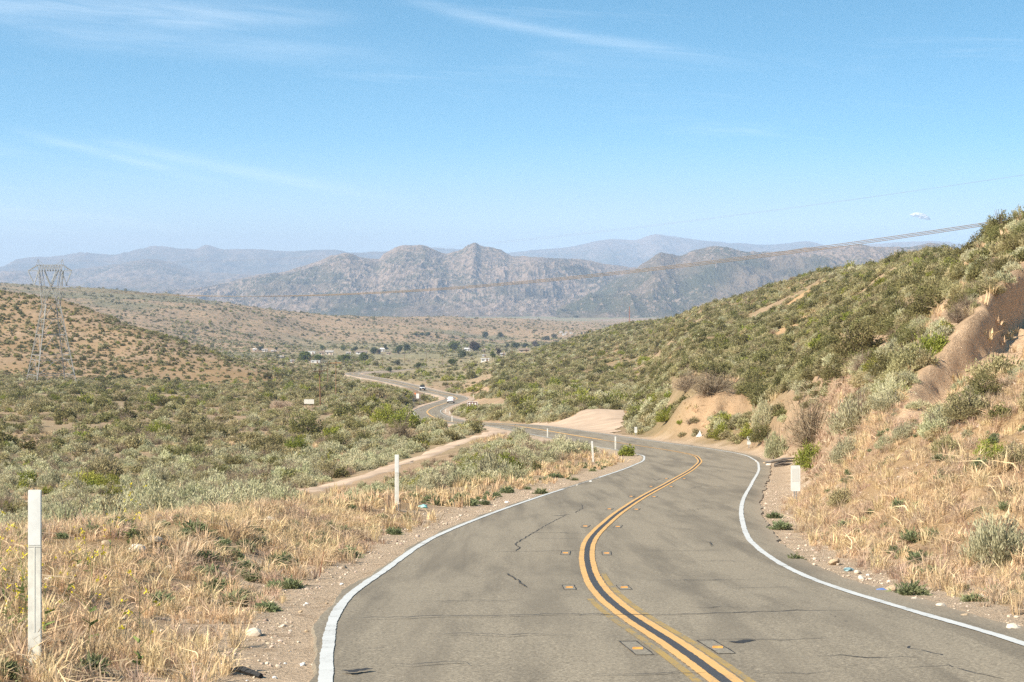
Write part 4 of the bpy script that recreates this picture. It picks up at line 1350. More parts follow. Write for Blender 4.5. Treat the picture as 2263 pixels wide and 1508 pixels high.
zone(1700, 2400, 30, 64, .5, lambda px, row, d, X: pick([one(px, 1.0), one(px, .15), one(px, .5), one(px, .08), one(px, .25)], len(px)), lambda kd, px, d, X: s_any(kd, px, d, X) * .8, lambda px, row, d, X: (RNG.uniform(0, 1, len(px)) < .25 + .75 * sstep(.42, .56, fbm(X * .35, d * .16, 233, 3))) & ((gsample(rim_s, X, d) < -.2) | (gsample(scarH, X, d) < .5)), 7.0)
# brush at the foot of the tan cut face, down to the road
zone(1370, 1730, 118, 156, 1.3, lambda px, row, d, X: pick([one(px, .5), one(px, .2), one(px, .7), one(px, .25), one(px, .3)], len(px)), lambda kd, px, d, X: s_any(kd, px, d, X) * .8, lambda px, row, d, X: (row > 926) & (RNG.uniform(0, 1, len(px)) < .8), 5.0)
# shrubs rooted along the rim of the slide scar
for a_, b_ in zip(RIM[1:-1], RIM[2:]):
    L_ = np.linalg.norm(b_ - a_); k_ = int(L_ / .55)
    u_ = RNG.uniform(0, 1, k_); off_ = -RNG.uniform(.3, 1.6, k_)
    nn_ = np.array([b_[1] - a_[1], -(b_[0] - a_[0])]) / L_
    X_ = a_[0] + (b_[0] - a_[0]) * u_ + nn_[0] * off_; Y_ = a_[1] + (b_[1] - a_[1]) * u_ + nn_[1] * off_
    Z_ = ground(X_, Y_); kd_ = pick([np.full(k_, .8), np.full(k_, .25), np.full(k_, .4), np.full(k_, .08), np.full(k_, .4)], k_)
    ALL.append(np.stack([X_, Y_, Z_, kd_, SIZE[kd_] * RNG.uniform(.5, .95, k_), CX + F * X_ / Y_, HY - F * Z_ / Y_], 1))
zone(1370, 1480, 143, 215, .8, k_belt, lambda kd, px, d, X: s_any(kd, px, d, X) * .95, lambda px, row, d, X: px > 1385, 6.0)
PL = np.concatenate(ALL)
# low growth only in front of what the photo shows beyond it
TGT = []
for i_ in range(0, len(RP), 3):
    dr_ = RP[i_, 1]
    if 300 < dr_ < 1130:
        pr_ = CX + F * RP[i_, 0] / dr_; rr_ = HY - F * RP[i_, 2] / dr_
        if dr_ > 470 or pr_ > 1060:
            TGT.append((pr_, rr_ + .6, rr_ - 1.5, dr_, 3.0 * F / dr_))
for q_ in track_c[::3]:
    pr_ = CX + F * q_[0] / q_[1]; rr_ = HY - F * q_[2] / q_[1]
    if 670 < pr_ < 1110: TGT.append((pr_, rr_ + 2, rr_ - 2, q_[1], 8))
TGT += [(1325, 950, 910, 235, 50), (683, 893, 882, 395, 14), (1044, 904, 888, 400, 14), (708, 880, 815, 380, 3), (742, 860, 800, 500, 3), (923, 882, 870, 620, 6), (113, 838, 700, 700, 60), (1067, 890, 882, 600, 45),
        (585, 776, 770, 3000, 30), (720, 784, 774, 2600, 45), (800, 783, 775, 2600, 16), (850, 782, 770, 2600, 14), (697, 802, 797, 2500, 14), (1033, 776, 770, 2600, 10), (1075, 798, 784, 2300, 16), (1111, 787, 780, 2600, 8), (1158, 779, 770, 2400, 14), (900, 788, 783, 2000, 70),
        (985, 915, 904, 400, 4), (996, 934, 912, 330, 5), (1310, 1020, 975, 115, 4), (1360, 994, 966, 150, 3), (1210, 967, 947, 200, 3), (1127, 930, 912, 300, 3), (1757, 1110, 1031, 48, 14), (1655, 990, 965, 125, 6), (1405, 962, 945, 160, 5), (1545, 965, 950, 130, 8), (877, 1118, 1005, 49, 6)]
ptop = PL[:, 6] - F * PL[:, 4] * .62 / PL[:, 1]; phw = PL[:, 4] * .5 * F / PL[:, 1]
hide = np.zeros(len(PL), bool)
for pt, rb, rt, dt, hw in TGT:
    hide |= (np.abs(PL[:, 5] - pt) < hw + phw * .8) & (ptop < rb) & (PL[:, 6] > rt) & (PL[:, 1] < dt)
PL = PL[~hide]

# plants told apart in the photograph: kind, column, row of the foot, width and height in photo pixels, label
NAMED = [
    ('sage', 1893, 958, 150, 92, 'big pale silver sagebrush below the dark bare shrub on the bank'),
    ('sage', 1868, 1024, 92, 66, 'grey sagebrush right beside the bright green bush on the bank'),
    ('lime', 1788, 1040, 82, 78, 'bright yellow-green bush on the bank above the white paddle marker'),
    ('dry', 1795, 985, 135, 150, 'dark bare twiggy shrub drooping on the bank over the road bend'),
    ('sage', 1690, 950, 74, 78, 'round silver sagebrush left of the bare drooping shrub'),
    ('sage', 1716, 1012, 76, 66, 'silver sagebrush low on the bank near the small white paddle marker'),
    ('olive', 2088, 1008, 80, 58, 'grey-green shrub on the bank under the bare earth slope'),
    ('lime', 2050, 953, 44, 30, 'small bright green shrub at the foot of the bare earth slope'),
    ('chaparral', 2214, 926, 66, 40, 'small dark shrub growing out of the bare earth slope'),
    ('lime', 2195, 1024, 92, 66, 'leafy green bush in tall dry grass on the bank'),
    ('olive', 1862, 1120, 84, 52, 'low grey-green shrub on the bank behind the largest paddle marker'),
    ('sage', 2210, 1245, 190, 120, 'large dark sagebrush at the edge of the photo above the dry grass'),
    ('chaparral', 1905, 790, 140, 100, 'large olive-green bush on the hillside above the pale sagebrush'),
    ('chaparral', 2050, 700, 120, 80, 'dark green bush high on the hillside beside the earth rim'),
    ('dry', 1575, 868, 130, 66, 'brown bare shrub overhanging the tan cut face'),
    ('dry', 1520, 862, 90, 56, 'brown twiggy shrub on the top corner of the tan cut face'),
    ('olive', 228, 1072, 112, 76, 'big round olive-green broom-like shrub standing alone in the sagebrush'),
    ('chaparral', 58, 1000, 66, 42, 'dark green rounded shrub near the photo edge on the flat'),
    ('chaparral', 672, 960, 104, 66, 'dark green bush below the white signboard'),
    ('lime', 893, 945, 104, 54, 'bright yellow-green bush in front of the far road bend'),
    ('lime', 850, 935, 80, 44, 'green bush just beside the yellow-green bush by the far bend'),
    ('dry', 885, 968, 90, 52, 'grey bare shrub under the yellow-green bush'),
    ('chaparral', 1186, 1043, 30, 32, 'small dark upright shrub on the verge inside the bend'),
    ('lime', 1384, 1008, 52, 34, 'yellow-green grassy bush at the inside of the bend'),
    ('lime', 1140, 886, 44, 22, 'bright green bush beside the bare dirt clearing'),
    ('lime', 1055, 864, 66, 18, 'bright green low bush spread across the sage beyond the far bend'),
    ('lime', 990, 842, 42, 16, 'green mound bush behind the jeep'),
    ('chaparral', 1042, 838, 30, 32, 'tall dark green bush in the middle of the sage valley'),
    ('olive', 1168, 846, 36, 18, 'olive bush on the lower slope beyond the sage belt'),
    ('olive', 1225, 872, 70, 32, 'large olive-green bush at the foot of the hillside'),
    ('chaparral', 266, 887, 44, 22, 'round dark shrub on the flat beyond the pylon foot'),
    ('chaparral', 590, 838, 30, 20, 'dark bush on the end of the sandy hill'),
    ('dry', 620, 900, 60, 24, 'brown bare shrub on the flat near the pylon side'),
    ('olive', 830, 880, 52, 28, 'dark olive shrub beside the road before the cars'),
    ('lime', 100, 1092, 46, 22, 'bright green bush behind the tall white post'),
    ('olive', 470, 955, 80, 36, 'olive shrub mass on the flat left of the signboard bush'),
]


def lod_for(d, size):
    return 'near' if d / size < 62 else 'mid' if d / size < 230 else 'far'


def place_shrub(kind, p, size, h, label, group=None, parts=None, rz=0.0, tilt=0.0):
    lod = lod_for(p.y, size)
    lst = SRC[kind, lod]
    v = place_shrub.i % len(lst); place_shrub.i += 1
    hr = {'dry': .55 + .08 * v}.get(kind, SPEC.get(kind, {'h': .6})['h'] * (.85 + .09 * v))
    nm = {'sage': 'sagebrush', 'chaparral': 'dark_shrub', 'olive': 'olive_shrub', 'lime': 'green_bush', 'dry': 'bare_shrub'}[kind]
    cat = {'sage': 'sagebrush', 'chaparral': 'shrub', 'olive': 'shrub', 'lime': 'bush', 'dry': 'shrub'}[kind]
    sc = (size, size, h / hr)
    loc = (p.x, p.y, p.z - 0.04 * size)
    if lod == 'near' and parts is not False:
        r = empty(nm, loc, rz); r.scale = sc
        put('foliage' if kind != 'dry' else 'twigs', lst[v], None, r)
        put('stem', STEM['any'][v % 2], None, r)
    else:
        r = put(nm, lst[v], None, None, loc, (0, 0, rz), sc)
    return props(r, label, cat, group)


place_shrub.i = 0
for kd, px, py, w, h, lab in NAMED:
    p = hit(px, py)
    place_shrub(kd, p, 1.1 * w * p.y / F, 1.12 * h * p.y / F, lab, rz=RNG.uniform(0, 6.28))
NM = np.array([[px, py, w, h] for _, px, py, w, h, _ in NAMED])
# clear scattered plants out of the ones placed by hand
keep = np.ones(len(PL), bool)
for px, py, w, h in NM:
    keep &= ~((np.abs(PL[:, 5] - px) < w * .45) & (PL[:, 6] < py + 8) & (PL[:, 6] > py - h * .5))
PL = PL[keep]

# the shrubs that show largest are individuals, the rest one mass of each kind
def within(x0, x1, d0, d1):
    return lambda q: (q[:, 5] >= x0) & (q[:, 5] < x1) & (q[:, 1] >= d0) & (q[:, 1] < d1)


WHERE = [
    ('on the flat behind the tall white post', within(-999, 250, 0, 150)),
    ('on the flat around the lone round shrub', within(250, 640, 0, 150)),
    ('on the flat around the second white post', within(640, 960, 0, 150)),
    ('inside the road bend, above the grassy verge', within(960, 1430, 0, 150)),
    ('in the brush toward the pylon', within(-999, 450, 150, 9999)),
    ('in the brush beyond the dirt track', within(450, 960, 150, 9999)),
    ('in the brush near the pull-out', within(960, 1430, 150, 9999)),
    ('around the tan cut face above the bend', within(1430, 1700, 66, 9999)),
    ('on the hillside above the pale sagebrush', within(1700, 1960, 66, 9999)),
    ('high on the hillside near the earth rim', within(1960, 9999, 66, 9999)),
    ('on the bank behind the largest paddle marker', within(1430, 1900, 0, 66)),
    ('on the bank below the bare earth', within(1900, 9999, 0, 66))]
LOOK = {'sage': 'silvery grey-green sagebrush', 'chaparral': 'dark green rounded shrub', 'olive': 'olive-green bushy shrub', 'lime': 'bright yellow-green bush', 'dry': 'bare brown twiggy shrub'}
N_IND = {'sage': 270, 'chaparral': 150, 'olive': 200, 'lime': 80, 'dry': 110}
STUFF_LABEL = {'sage': 'grey-green sagebrush covering the flats and slopes', 'chaparral': 'dark green chaparral shrubs dotting the hills and valley',
               'olive': 'olive scrub covering the hillside', 'lime': 'scattered bright green bushes of the valley', 'dry': 'grey-brown dry brush between the shrubs'}
cnt = {}
for ki, kd in enumerate(KINDS):
    q = PL[PL[:, 3] == ki]
    big = q[:, 4] / q[:, 1]
    infr = (q[:, 5] > 0) & (q[:, 5] < 2263) & seen(q[:, 5], q[:, 6] - F * q[:, 4] * .45 / q[:, 1], q[:, 1], 0)
    order = np.argsort(-(big * infr))
    ind = order[:N_IND[kd]]
    for wl, fn in WHERE:
        sel = q[ind][fn(q[ind])]
        for row in sel:
            place_shrub(kd, Vector(row[:3]), row[4], row[4] * RNG.uniform(.42, .66), '%s growing %s' % (LOOK[kd], wl), '%s shrubs %s' % (kd if kd != 'lime' else 'green', wl), rz=RNG.uniform(0, 6.28))
    rest = np.ones(len(q), bool); rest[ind] = False
    q = q[rest]
    lod = np.where(q[:, 1] / q[:, 4] < 62, 0, np.where(q[:, 1] / q[:, 4] < 230, 1, 2))
    for li, ln in enumerate(('near', 'mid', 'far')):
        r = q[lod == li]
        if len(r) == 0: continue
        k = len(r)
        P = r[:, :3].copy(); P[:, 2] -= .04 * r[:, 4]
        rot = np.stack([RNG.normal(0, .06, k), RNG.normal(0, .06, k), RNG.uniform(0, 6.28, k)], 1)
        sc = np.stack([r[:, 4], r[:, 4], r[:, 4] * RNG.uniform(.6, 1.0, k)], 1)
        ix = RNG.integers(0, len(SRC[kd, ln]), k)
        cnt[kd, ln] = k
        scatter('brush', COLL[kd, ln], P, rot, sc, ix, STUFF_LABEL[kd] + {'near': ' close to the road', 'mid': ' in the middle distance', 'far': ' far off'}[ln], 'brush')
print('plants', cnt)

# ------------------------------------------------------------------ grass and weeds
def grass(name, kind, lod, px0, px1, d0, d1, dens, accept, label, smin, smax, gap):
    px, row, d, X, Z = candidates(px0, px1, d0, d1, dens, 0)
    rd = gsample(RD, X, d)
    m = accept(px, row, d, X) & (rd > gap + RNG.exponential(.35, len(X)))
    m &= ~in_poly(X, d, pull_poly)
    m &= seen(px, row - F * .3 / d, d, 12)
    px, row, d, X, Z = (q[m] for q in (px, row, d, X, Z))
    if d0 >= 44:
        m = ~near_track(X, d, 1.9); px, row, d, X, Z = (q[m] for q in (px, row, d, X, Z))
    k = len(X)
    s = RNG.uniform(smin, smax, k) * (.6 + .8 * fbm(X * .7, d * .7, 251, 3))
    scatter(name, COLL[kind, lod], np.stack([X, d, Z], 1), np.stack([RNG.normal(0, .15, k), RNG.normal(0, .15, k), RNG.uniform(0, 6.28, k)], 1),
            np.stack([s, s, s * RNG.uniform(.8, 1.2, k)], 1), RNG.integers(0, len(SRC[kind, lod]), k), label, 'grass')
    return k


verge_edge = lambda px, d: d < np.interp(px, [-300, 0, 300, 450, 600, 700, 877, 1000, 1131, 1250, 1400, 1500], [36, 37, 40, 42, 50, 54, 64, 80, 95, 112, 118, 118])
pat = lambda X, d, s, lo, hi: sstep(lo, hi, fbm(X * .55, d * .55, s, 4))
ac1 = lambda px, row, d, X: verge_edge(px, d) & (X < 6) & (RNG.uniform(0, 1, len(px)) < .06 + .94 * pat(X, d, 261, .42, .58)) 
ac2 = lambda px, row, d, X: verge_edge(px, d) & (X < 6) & (RNG.uniform(0, 1, len(px)) < .10 + .9 * pat(X, d, 263, .44, .60))
g1 = grass('dry_grass', 'straw', 'near', -260, 1120, 11, 46, 30, ac1, 'golden dry grass on the verge beside the road', .28, .66, 3.75)
g2 = grass('dry_grass', 'foxtail', 'near', -260, 1120, 11, 46, 15, ac2, 'reddish-brown dry grass on the verge', .3, .66, 3.75)
g3 = grass('dry_grass', 'straw', 'mid', 300, 1460, 46, 118, 3.0, ac1, 'straw grass along the verge farther down the road', .6, 1.0, 4.0)
bk = lambda px, row, d, X: (X > 2) & (d < np.interp(px, [1420, 1640, 1850, 2000, 2080, 2263, 2600], [130, 132, 112, 84, 84, 84, 60]))
rs2 = lambda X, d: 1 - .995 * ((gsample(rim_s, X, d) > -.1) & (gsample(rim_s, X, d) < 3.2 + 3.5 * vnoise(X, d, 5)) & (gsample(scarH, X, d) > .3))
thin = lambda px, d: rs2((px - CX) / F * d, d)
bk1 = lambda px, row, d, X: bk(px, row, d, X) & (RNG.uniform(0, 1, len(px)) < thin(px, d) * (.15 + .85 * pat(X, d, 267, .42, .60)))
bk2 = lambda px, row, d, X: bk(px, row, d, X) & (RNG.uniform(0, 1, len(px)) < thin(px, d) * (.2 + .8 * pat(X, d, 269, .36, .56)))
g4 = grass('dry_grass', 'straw', 'near', 1640, 2600, 18, 60, 13, bk1, 'golden dry grass on the cut bank', .3, .85, 4.0)
g5 = grass('dry_grass', 'foxtail', 'near', 1640, 2600, 18, 60, 16, bk2, 'reddish dry grass carpeting the cut bank', .28, .62, 3.95)
g6 = grass('dry_grass', 'foxtail', 'mid', 1420, 1920, 60, 150, 5.0, bk2, 'dry brown grass farther up the bank', .6, 1.0, 4.6)
g7 = grass('dry_grass', 'straw', 'mid', -260, 1400, 44, 230, .55, lambda px, row, d, X: ~verge_edge(px, d) & (RNG.uniform(0, 1, len(px)) < pat(X * .2, d * .1, 271, .4, .6)), 'thin dry grass between the sagebrush', .6, 1.2, 5)
g8 = grass('dry_grass', 'straw', 'mid', 1500, 2560, 60, 240, .5, lambda px, row, d, X: RNG.uniform(0, 1, len(px)) < pat(X * .2, d * .1, 273, .44, .6), 'thin dry grass between the hillside shrubs', .7, 1.3, 6)
g9 = grass('green_weeds', 'weed', 'near', -200, 1420, 12, 112, 3.2, lambda px, row, d, X: verge_edge(px, d) & (X < 6) & (RNG.uniform(0, 1, len(px)) < pat(X * .7, d * .5, 281, .50, .62) * np.where(d > 55, 1.6, .75)), 'green weeds mixed into the dry grass of the verge', .16, .42, 3.9)
g10 = grass('green_weeds', 'weed', 'near', 1640, 2500, 20, 70, 1.6, lambda px, row, d, X: bk(px, row, d, X) & (RNG.uniform(0, 1, len(px)) < thin(px, d) * pat(X * .7, d * .5, 283, .46, .60)), 'green weeds mixed into the grass of the cut bank', .15, .4, 4.2)
print('grass', g1, g2, g3, g4, g5, g6, g7, g8)

WEEDS = [(500, 1230), (540, 1262), (575, 1210), (560, 1330), (480, 1310), (455, 1275), (610, 1285), (690, 1215), (722, 1212), (770, 1232), (645, 1300), (590, 1350), (520, 1340), (905, 1148), (890, 1160),
         (430, 1175), (400, 1185), (1080, 1100), (1120, 1090), (1165, 1082), (1210, 1062), (1195, 1092), (1250, 1055), (1270, 1062), (1040, 1118), (1310, 1042), (620, 1250), (350, 1340), (320, 1255), (560, 1180), (865, 1180), (1335, 1030),
         (1830, 1190), (1900, 1180), (2020, 1195), (1870, 1170), (2040, 1245), (1950, 1215), (2010, 1315), (1710, 1145), (1725, 1170), (1990, 1120), (1760, 1240), (2150, 1330)]
for i, (px, py) in enumerate(WEEDS):
    p = hit(px, py)
    s = RNG.uniform(.3, .55) * (1 + p.y * .006)
    o = put('weed', SRC['weed', 'near'][i % 4], None, None, (p.x, p.y, p.z - .02), (0, 0, RNG.uniform(0, 6.28)), (s, s, s * .8))
    side = 'verge left of the road' if px < 1500 else 'cut bank right of the road'
    props(o, 'low green leafy weed in the dry grass of the %s' % side, 'weed', 'green weeds on the %s' % side)
# mustard: thin stems with yellow flowers
MUST = [(20, 1400), (45, 1330), (100, 1420), (75, 1450), (150, 1330), (200, 1290), (245, 1230), (280, 1215), (300, 1200), (195, 1430), (310, 1500), (10, 1290), (60, 1370), (35, 1440), (170, 1260)]


def mustard_mesh(seed):
    rng = np.random.default_rng(seed)
    V, Fc, tn = [], [], []

    def blade(p0, p1, w, t0):
        d = p1 - p0; s = np.cross(d, rng.normal(0, 1, 3)); s /= np.linalg.norm(s) + 1e-9
        b0 = len(V); V.extend([p0 - s * w, p0 + s * w, p1 + s * w * .5, p1 - s * w * .5]); Fc.append((b0, b0 + 1, b0 + 2, b0 + 3)); tn.extend([t0] * 4)
    base = np.zeros(3); tip = np.array([rng.normal(0, .12), rng.normal(0, .12), 1.0])
    blade(base, tip * .5, .006, .3); blade(tip * .5, tip, .004, .4)
    for k in range(9):
        u = rng.uniform(.3, .95); p = tip * u; ph = rng.uniform(0, 6.28)
        q = p + np.array([math.cos(ph) * .2, math.sin(ph) * .2, rng.uniform(.12, .26)]) * (1.2 - u * .6)
        blade(p, q, .003, .4)
        for j in range(6):
            c = q + rng.normal(0, .014, 3)
            blade(c, c + rng.normal(0, .016, 3) + np.array([0, 0, .006]), .010, .97)
    for k in range(7):
        u = rng.uniform(.02, .4); p = tip * u; ph = rng.uniform(0, 6.28)
        blade(p, p + np.array([math.cos(ph) * .12, math.sin(ph) * .12, .04]), .02, .2)
    me = with_tint(make_mesh('mustard', np.array(V), np.array(Fc)), np.array(tn)); me.materials.append(MAT['mustard'])
    return me


mm = [mustard_mesh(500 + i) for i in range(4)]
for i, (px, py) in enumerate(MUST):
    p = hit(px, py)
    o = put('mustard_plant', mm[i % 4], None, None, p, (0, 0, RNG.uniform(0, 6.28)), RNG.uniform(.45, .8))
    near = px < 130
    props(o, 'thin mustard stem with yellow flowers %s' % ('around the tall white post' if near else 'in the dry grass beyond the tall post'), 'wildflower', 'mustard %s' % ('near the post' if near else 'in the grass'))

# ------------------------------------------------------------------ roadside posts
m_post = mat_simple('weathered_white_paint', (0.66, 0.63, 0.54), 0.6, var=0.2, scale=9)
m_seam = mat_simple('post_seam', (0.60, 0.575, 0.50), 0.8)
m_panel = mat_simple('white_marker_panel', (0.68, 0.67, 0.62), 0.45, var=0.1, scale=7)
m_refl = mat_simple('reflective_sheet', (0.58, 0.57, 0.52), 0.35)
m_galv = mat_simple('galvanised_steel', (0.42, 0.43, 0.43), 0.5, 0.6, var=0.2, scale=6)
m_rust = mat_simple('dull_lattice_steel', (0.32, 0.305, 0.27), 0.6, 0.2, var=0.25, scale=0.4)
m_polewood = mat_simple('brown_pole_wood', (0.20, 0.115, 0.06), 0.9, var=0.3, scale=1.5)
m_poledark = mat_simple('dark_pole_wood', (0.075, 0.055, 0.042), 0.9, var=0.3, scale=1.5)
m_cross = mat_simple('orange_crossarm', (0.42, 0.21, 0.075), 0.85, var=0.2, scale=2)
m_wire = mat_simple('conductor_wire', (0.22, 0.17, 0.125), 0.7, 0.0)


def rounded(w, h, r, k=4):
    pts = []
    for cx_, cz_, a0 in ((w / 2 - r, h - r, 0), (-w / 2 + r, h - r, 90), (-w / 2 + r, r, 180), (w / 2 - r, r, 270)):
        for i in range(k + 1):
            a = math.radians(a0 + 90 * i / k)
            pts.append((cx_ + r * math.cos(a), cz_ + r * math.sin(a)))
    return pts


def delineator(px, py_base, h_px, label, group=None, width=None, tilt=0.0, dmin=0.0, d=None):
    p = hit(px, py_base, dmin)
    if d: 
        p = pix(px, py_base, d)
    h = h_px * p.y / F
    w = width or 0.1
    e = empty('delineator_post', p, 0.0)
    e.rotation_euler = (0, tilt, 0)
    b_ = MB().box(-w / 2, w / 2, -.012, .012, -.7, h, .004).build('post_board', m_post, e)
    if p.y < 150:
        mb = MB(); mb.box(-.004, .004, -.0145, -.012, .12, h * .64)
        mb.build('seam', m_seam, b_)
        mb = MB(); mb.box(-w / 2 + .004, w / 2 - .004, -.0155, -.0125, h * .652, h - .012)
        mb.build('reflector_strip', m_panel, b_)
        mb = MB(); mb.box(-w / 2 + .002, w / 2 - .002, -.0150, -.0122, h * .640, h * .648)
        mb.build('seam', m_seam, b_)
    else:
        MB().box(-w / 2 + w * .1, w / 2 - w * .1, -.016, -.0125, h * .6, h * .95).build('reflector_strip', m_panel, b_)
    return props(e, label, 'post', group)


G_ = 'white delineator posts along the road'
delineator(77, 1432, 349, 'tall white flat post in the dry grass at the photo edge', G_, d=15.6)
delineator(877, 1119, 114, 'white flat post on the grassy verge with sagebrush behind', G_, tilt=0.0, d=49)
delineator(1311, 1021, 46, 'leaning white post on the inside of the road bend', G_, tilt=-0.06)
delineator(1360, 995, 30, 'white post beside the yellow-green bush at the bend', G_)
delineator(1210, 968, 21, 'short white post half hidden by brush before the pull-out', G_)
delineator(1127, 931, 19, 'white post standing before the sage belt across the road', G_)
FARP = [(999, 936, 17, 'white post at the hidden dip in the road'), (994, 918, 9, 'small white post on the sandy shoulder near the far bend'), (985, 915, 11, 'thin white post beside the sandy shoulder of the far bend'),
        (958.5, 883, 8, 'white post inside the far hairpin bend'), (1010, 873, 7, 'white post behind the far hairpin bend'), (1046, 880, 8, 'white post above the brown sign'), (928, 857, 5, 'small cream post beside the road past the jeep'),
        (886, 859, 4, 'tiny white post on the near side of the road past the jeep'), (861, 847, 5, 'tiny white post by the road on the far straight'), (826, 836, 4, 'tiny white post on the far curve'), (797, 840, 5, 'tiny white post below the farthest curve'),
        (792, 833, 4, 'tiny white post at the farthest curve')]
for px, py, h, lab in FARP:
    delineator(px, py, h, lab, G_, width=.16, dmin=250)


def paddle(px, py_base, w_px, ph_px, stem_px, label):
    p = hit(px, py_base)
    k = p.y / F
    w, ph, st = w_px * k, ph_px * k, stem_px * k
    e = empty('paddle_marker', p)
    pn = MB().prism([(x, z + st) for x, z in rounded(w, ph, w * .16)], -.006, .006).build('panel', m_panel, e)
    MB().prism([(x, z + st + ph * .38) for x, z in rounded(w * .74, ph * .5, w * .05, 2)], -.0085, -.0065).build('reflective_sheet', m_refl, pn)
    for s in (-1, 1):
        MB().box(s * w * .12 - .013, s * w * .12 + .013, .0075, .03, -.25, st + ph * .8).build('stem', m_galv, e)
    return props(e, label, 'marker', 'white paddle markers on the bank side')


paddle(1758, 1112, 21, 57, 26, 'largest white rounded paddle marker on two thin steel stems')
paddle(1655, 991, 8, 18, 8, 'white paddle marker at the foot of the bank by the bend')
paddle(1405, 963, 6, 13, 6, 'small white paddle marker in green brush beside the pull-out')
p = hit(1545, 966)
mb = MB(); k = p.y / F
mb.add([(-6 * k, 0, 0), (7 * k, 0, 0), (2 * k, .1, 15 * k), (-6 * k, .35, 0), (7 * k, .3, 0), (3 * k, .3, 13 * k)], [(0, 1, 2), (3, 5, 4), (0, 2, 5, 3), (1, 4, 5, 2), (0, 3, 4, 1)])
props(mb.build('white_board', m_panel, loc=p), 'white triangular board propped in brush below the cut face', 'board')

# ------------------------------------------------------------------ signs
m_brown = mat_simple('brown_sign', (0.16, 0.072, 0.048), 0.5)
m_signwhite = mat_simple('sign_white', (0.80, 0.77, 0.72), 0.5)
m_orange = mat_simple('orange_sign', (0.72, 0.20, 0.07), 0.5)
p = hit(1044, 909, 200); k = p.y / F
e = empty('brown_sign', p)
zb = 8 * k
MB().prism([(x, z + zb) for x, z in rounded(23 * k, 13 * k, 1.4 * k)], -.02, .02).build('border', m_signwhite, e)
fc_ = MB().prism([(x, z + zb + .8 * k) for x, z in rounded(21.4 * k, 11.4 * k, 1.0 * k)], -.028, -.022).build('face', m_brown, e)
for i in range(3):   # pictogram tiles: tent, trailer and figures
    x0 = (-6.6 + 6.6 * i) * k
    mb = MB()
    if i == 0:
        mb.box(x0 - 2.2 * k, x0 + 2.2 * k, -.034, -.030, zb + 7.0 * k, zb + 9.6 * k).box(x0 - 1.0 * k, x0 + 1.8 * k, -.034, -.030, zb + 9.65 * k, zb + 10.6 * k)
    else:
        mb.prism([(x0 - 2.4 * k, zb + 6.6 * k), (x0 + 2.4 * k, zb + 6.6 * k), (x0 + 1.9 * k, zb + 8.6 * k), (x0 + .3 * k, zb + 10.8 * k), (x0 - .4 * k, zb + 10.8 * k), (x0 - 1.9 * k, zb + 8.6 * k)], -.034, -.030)
    mb.build('pictogram', m_signwhite, fc_)
for i in range(2):
    x0 = (-4.2 + 8.2 * i) * k
    MB().box(x0 - 2.9 * k, x0 + 2.9 * k, -.034, -.030, zb + 2.6 * k, zb + 5.0 * k).build('word_strip', m_signwhite, fc_)
for s in (-1, 1):
    MB().box(s * 6 * k - .05, s * 6 * k + .05, .022, .12, -.4, zb + 10 * k).build('leg', m_polewood, e)
props(e, 'brown recreation sign with white pictograms and white border', 'sign')
p = hit(683, 900, 200); k = p.y / F
e = empty('signboard', p)
MB().box(-11 * k, 11 * k, -.03, .03, 7 * k, 17 * k, .01).build('panel', m_post, e)
for s in (-1, 1):
    MB().box(s * 7 * k - .06, s * 7 * k + .06, .035, .15, -.4, 15 * k).build('leg', m_polewood, e)
props(e, 'blank white signboard standing in the brush near the utility poles', 'sign')
p = hit(923, 883, 300); k = p.y / F
e = empty('roadside_sign', p)
MB().box(-3.2 * k, 3.2 * k, -.03, .03, 2 * k, 12.5 * k, .02).build('panel', m_signwhite, e)
MB().box(-.06, .06, .035, .13, -.4, 9 * k).build('leg', m_galv, e)
props(e, 'small white upright sign inside the far hairpin bend', 'sign')
p = hit(917.5, 876, 300); k = p.y / F
e = empty('roadside_sign', p)
MB().prism([(0, 3 * k), (2.6 * k, 5.8 * k), (0, 8.6 * k), (-2.6 * k, 5.8 * k)], -.02, .02).build('panel', m_orange, e)
MB().box(-.05, .05, .025, .1, -.4, 6 * k).build('leg', m_galv, e)
props(e, 'small orange diamond sign beside the white sign at the hairpin', 'sign')

# ------------------------------------------------------------------ transmission tower
TD = 705.0
tb = pix(113, 845, TD); tb.z = float(ground(np.array([tb.x]), np.array([tb.y]))[0]) - .3
TH = (tb.z * -1) - (573 - HY) / F * TD          # top at row 573
tower = empty('transmission_tower', tb, math.radians(0))
props(tower, 'grey steel lattice transmission tower standing below the sandy hill', 'pylon')
U = TD / F                                     # metres per photo pixel at the tower
zr_ = lambda row: -(row - HY) * U - tb.z       # height above the foot for a photo row
xr_ = lambda col: (col - 113) * U
ang = math.radians(28)
Bw = 6.9


def corner(i, hw):
    a = ang + math.radians(45 + 90 * i)
    return Vector((math.cos(a) * hw * 1.414, math.sin(a) * hw * 1.414, 0))


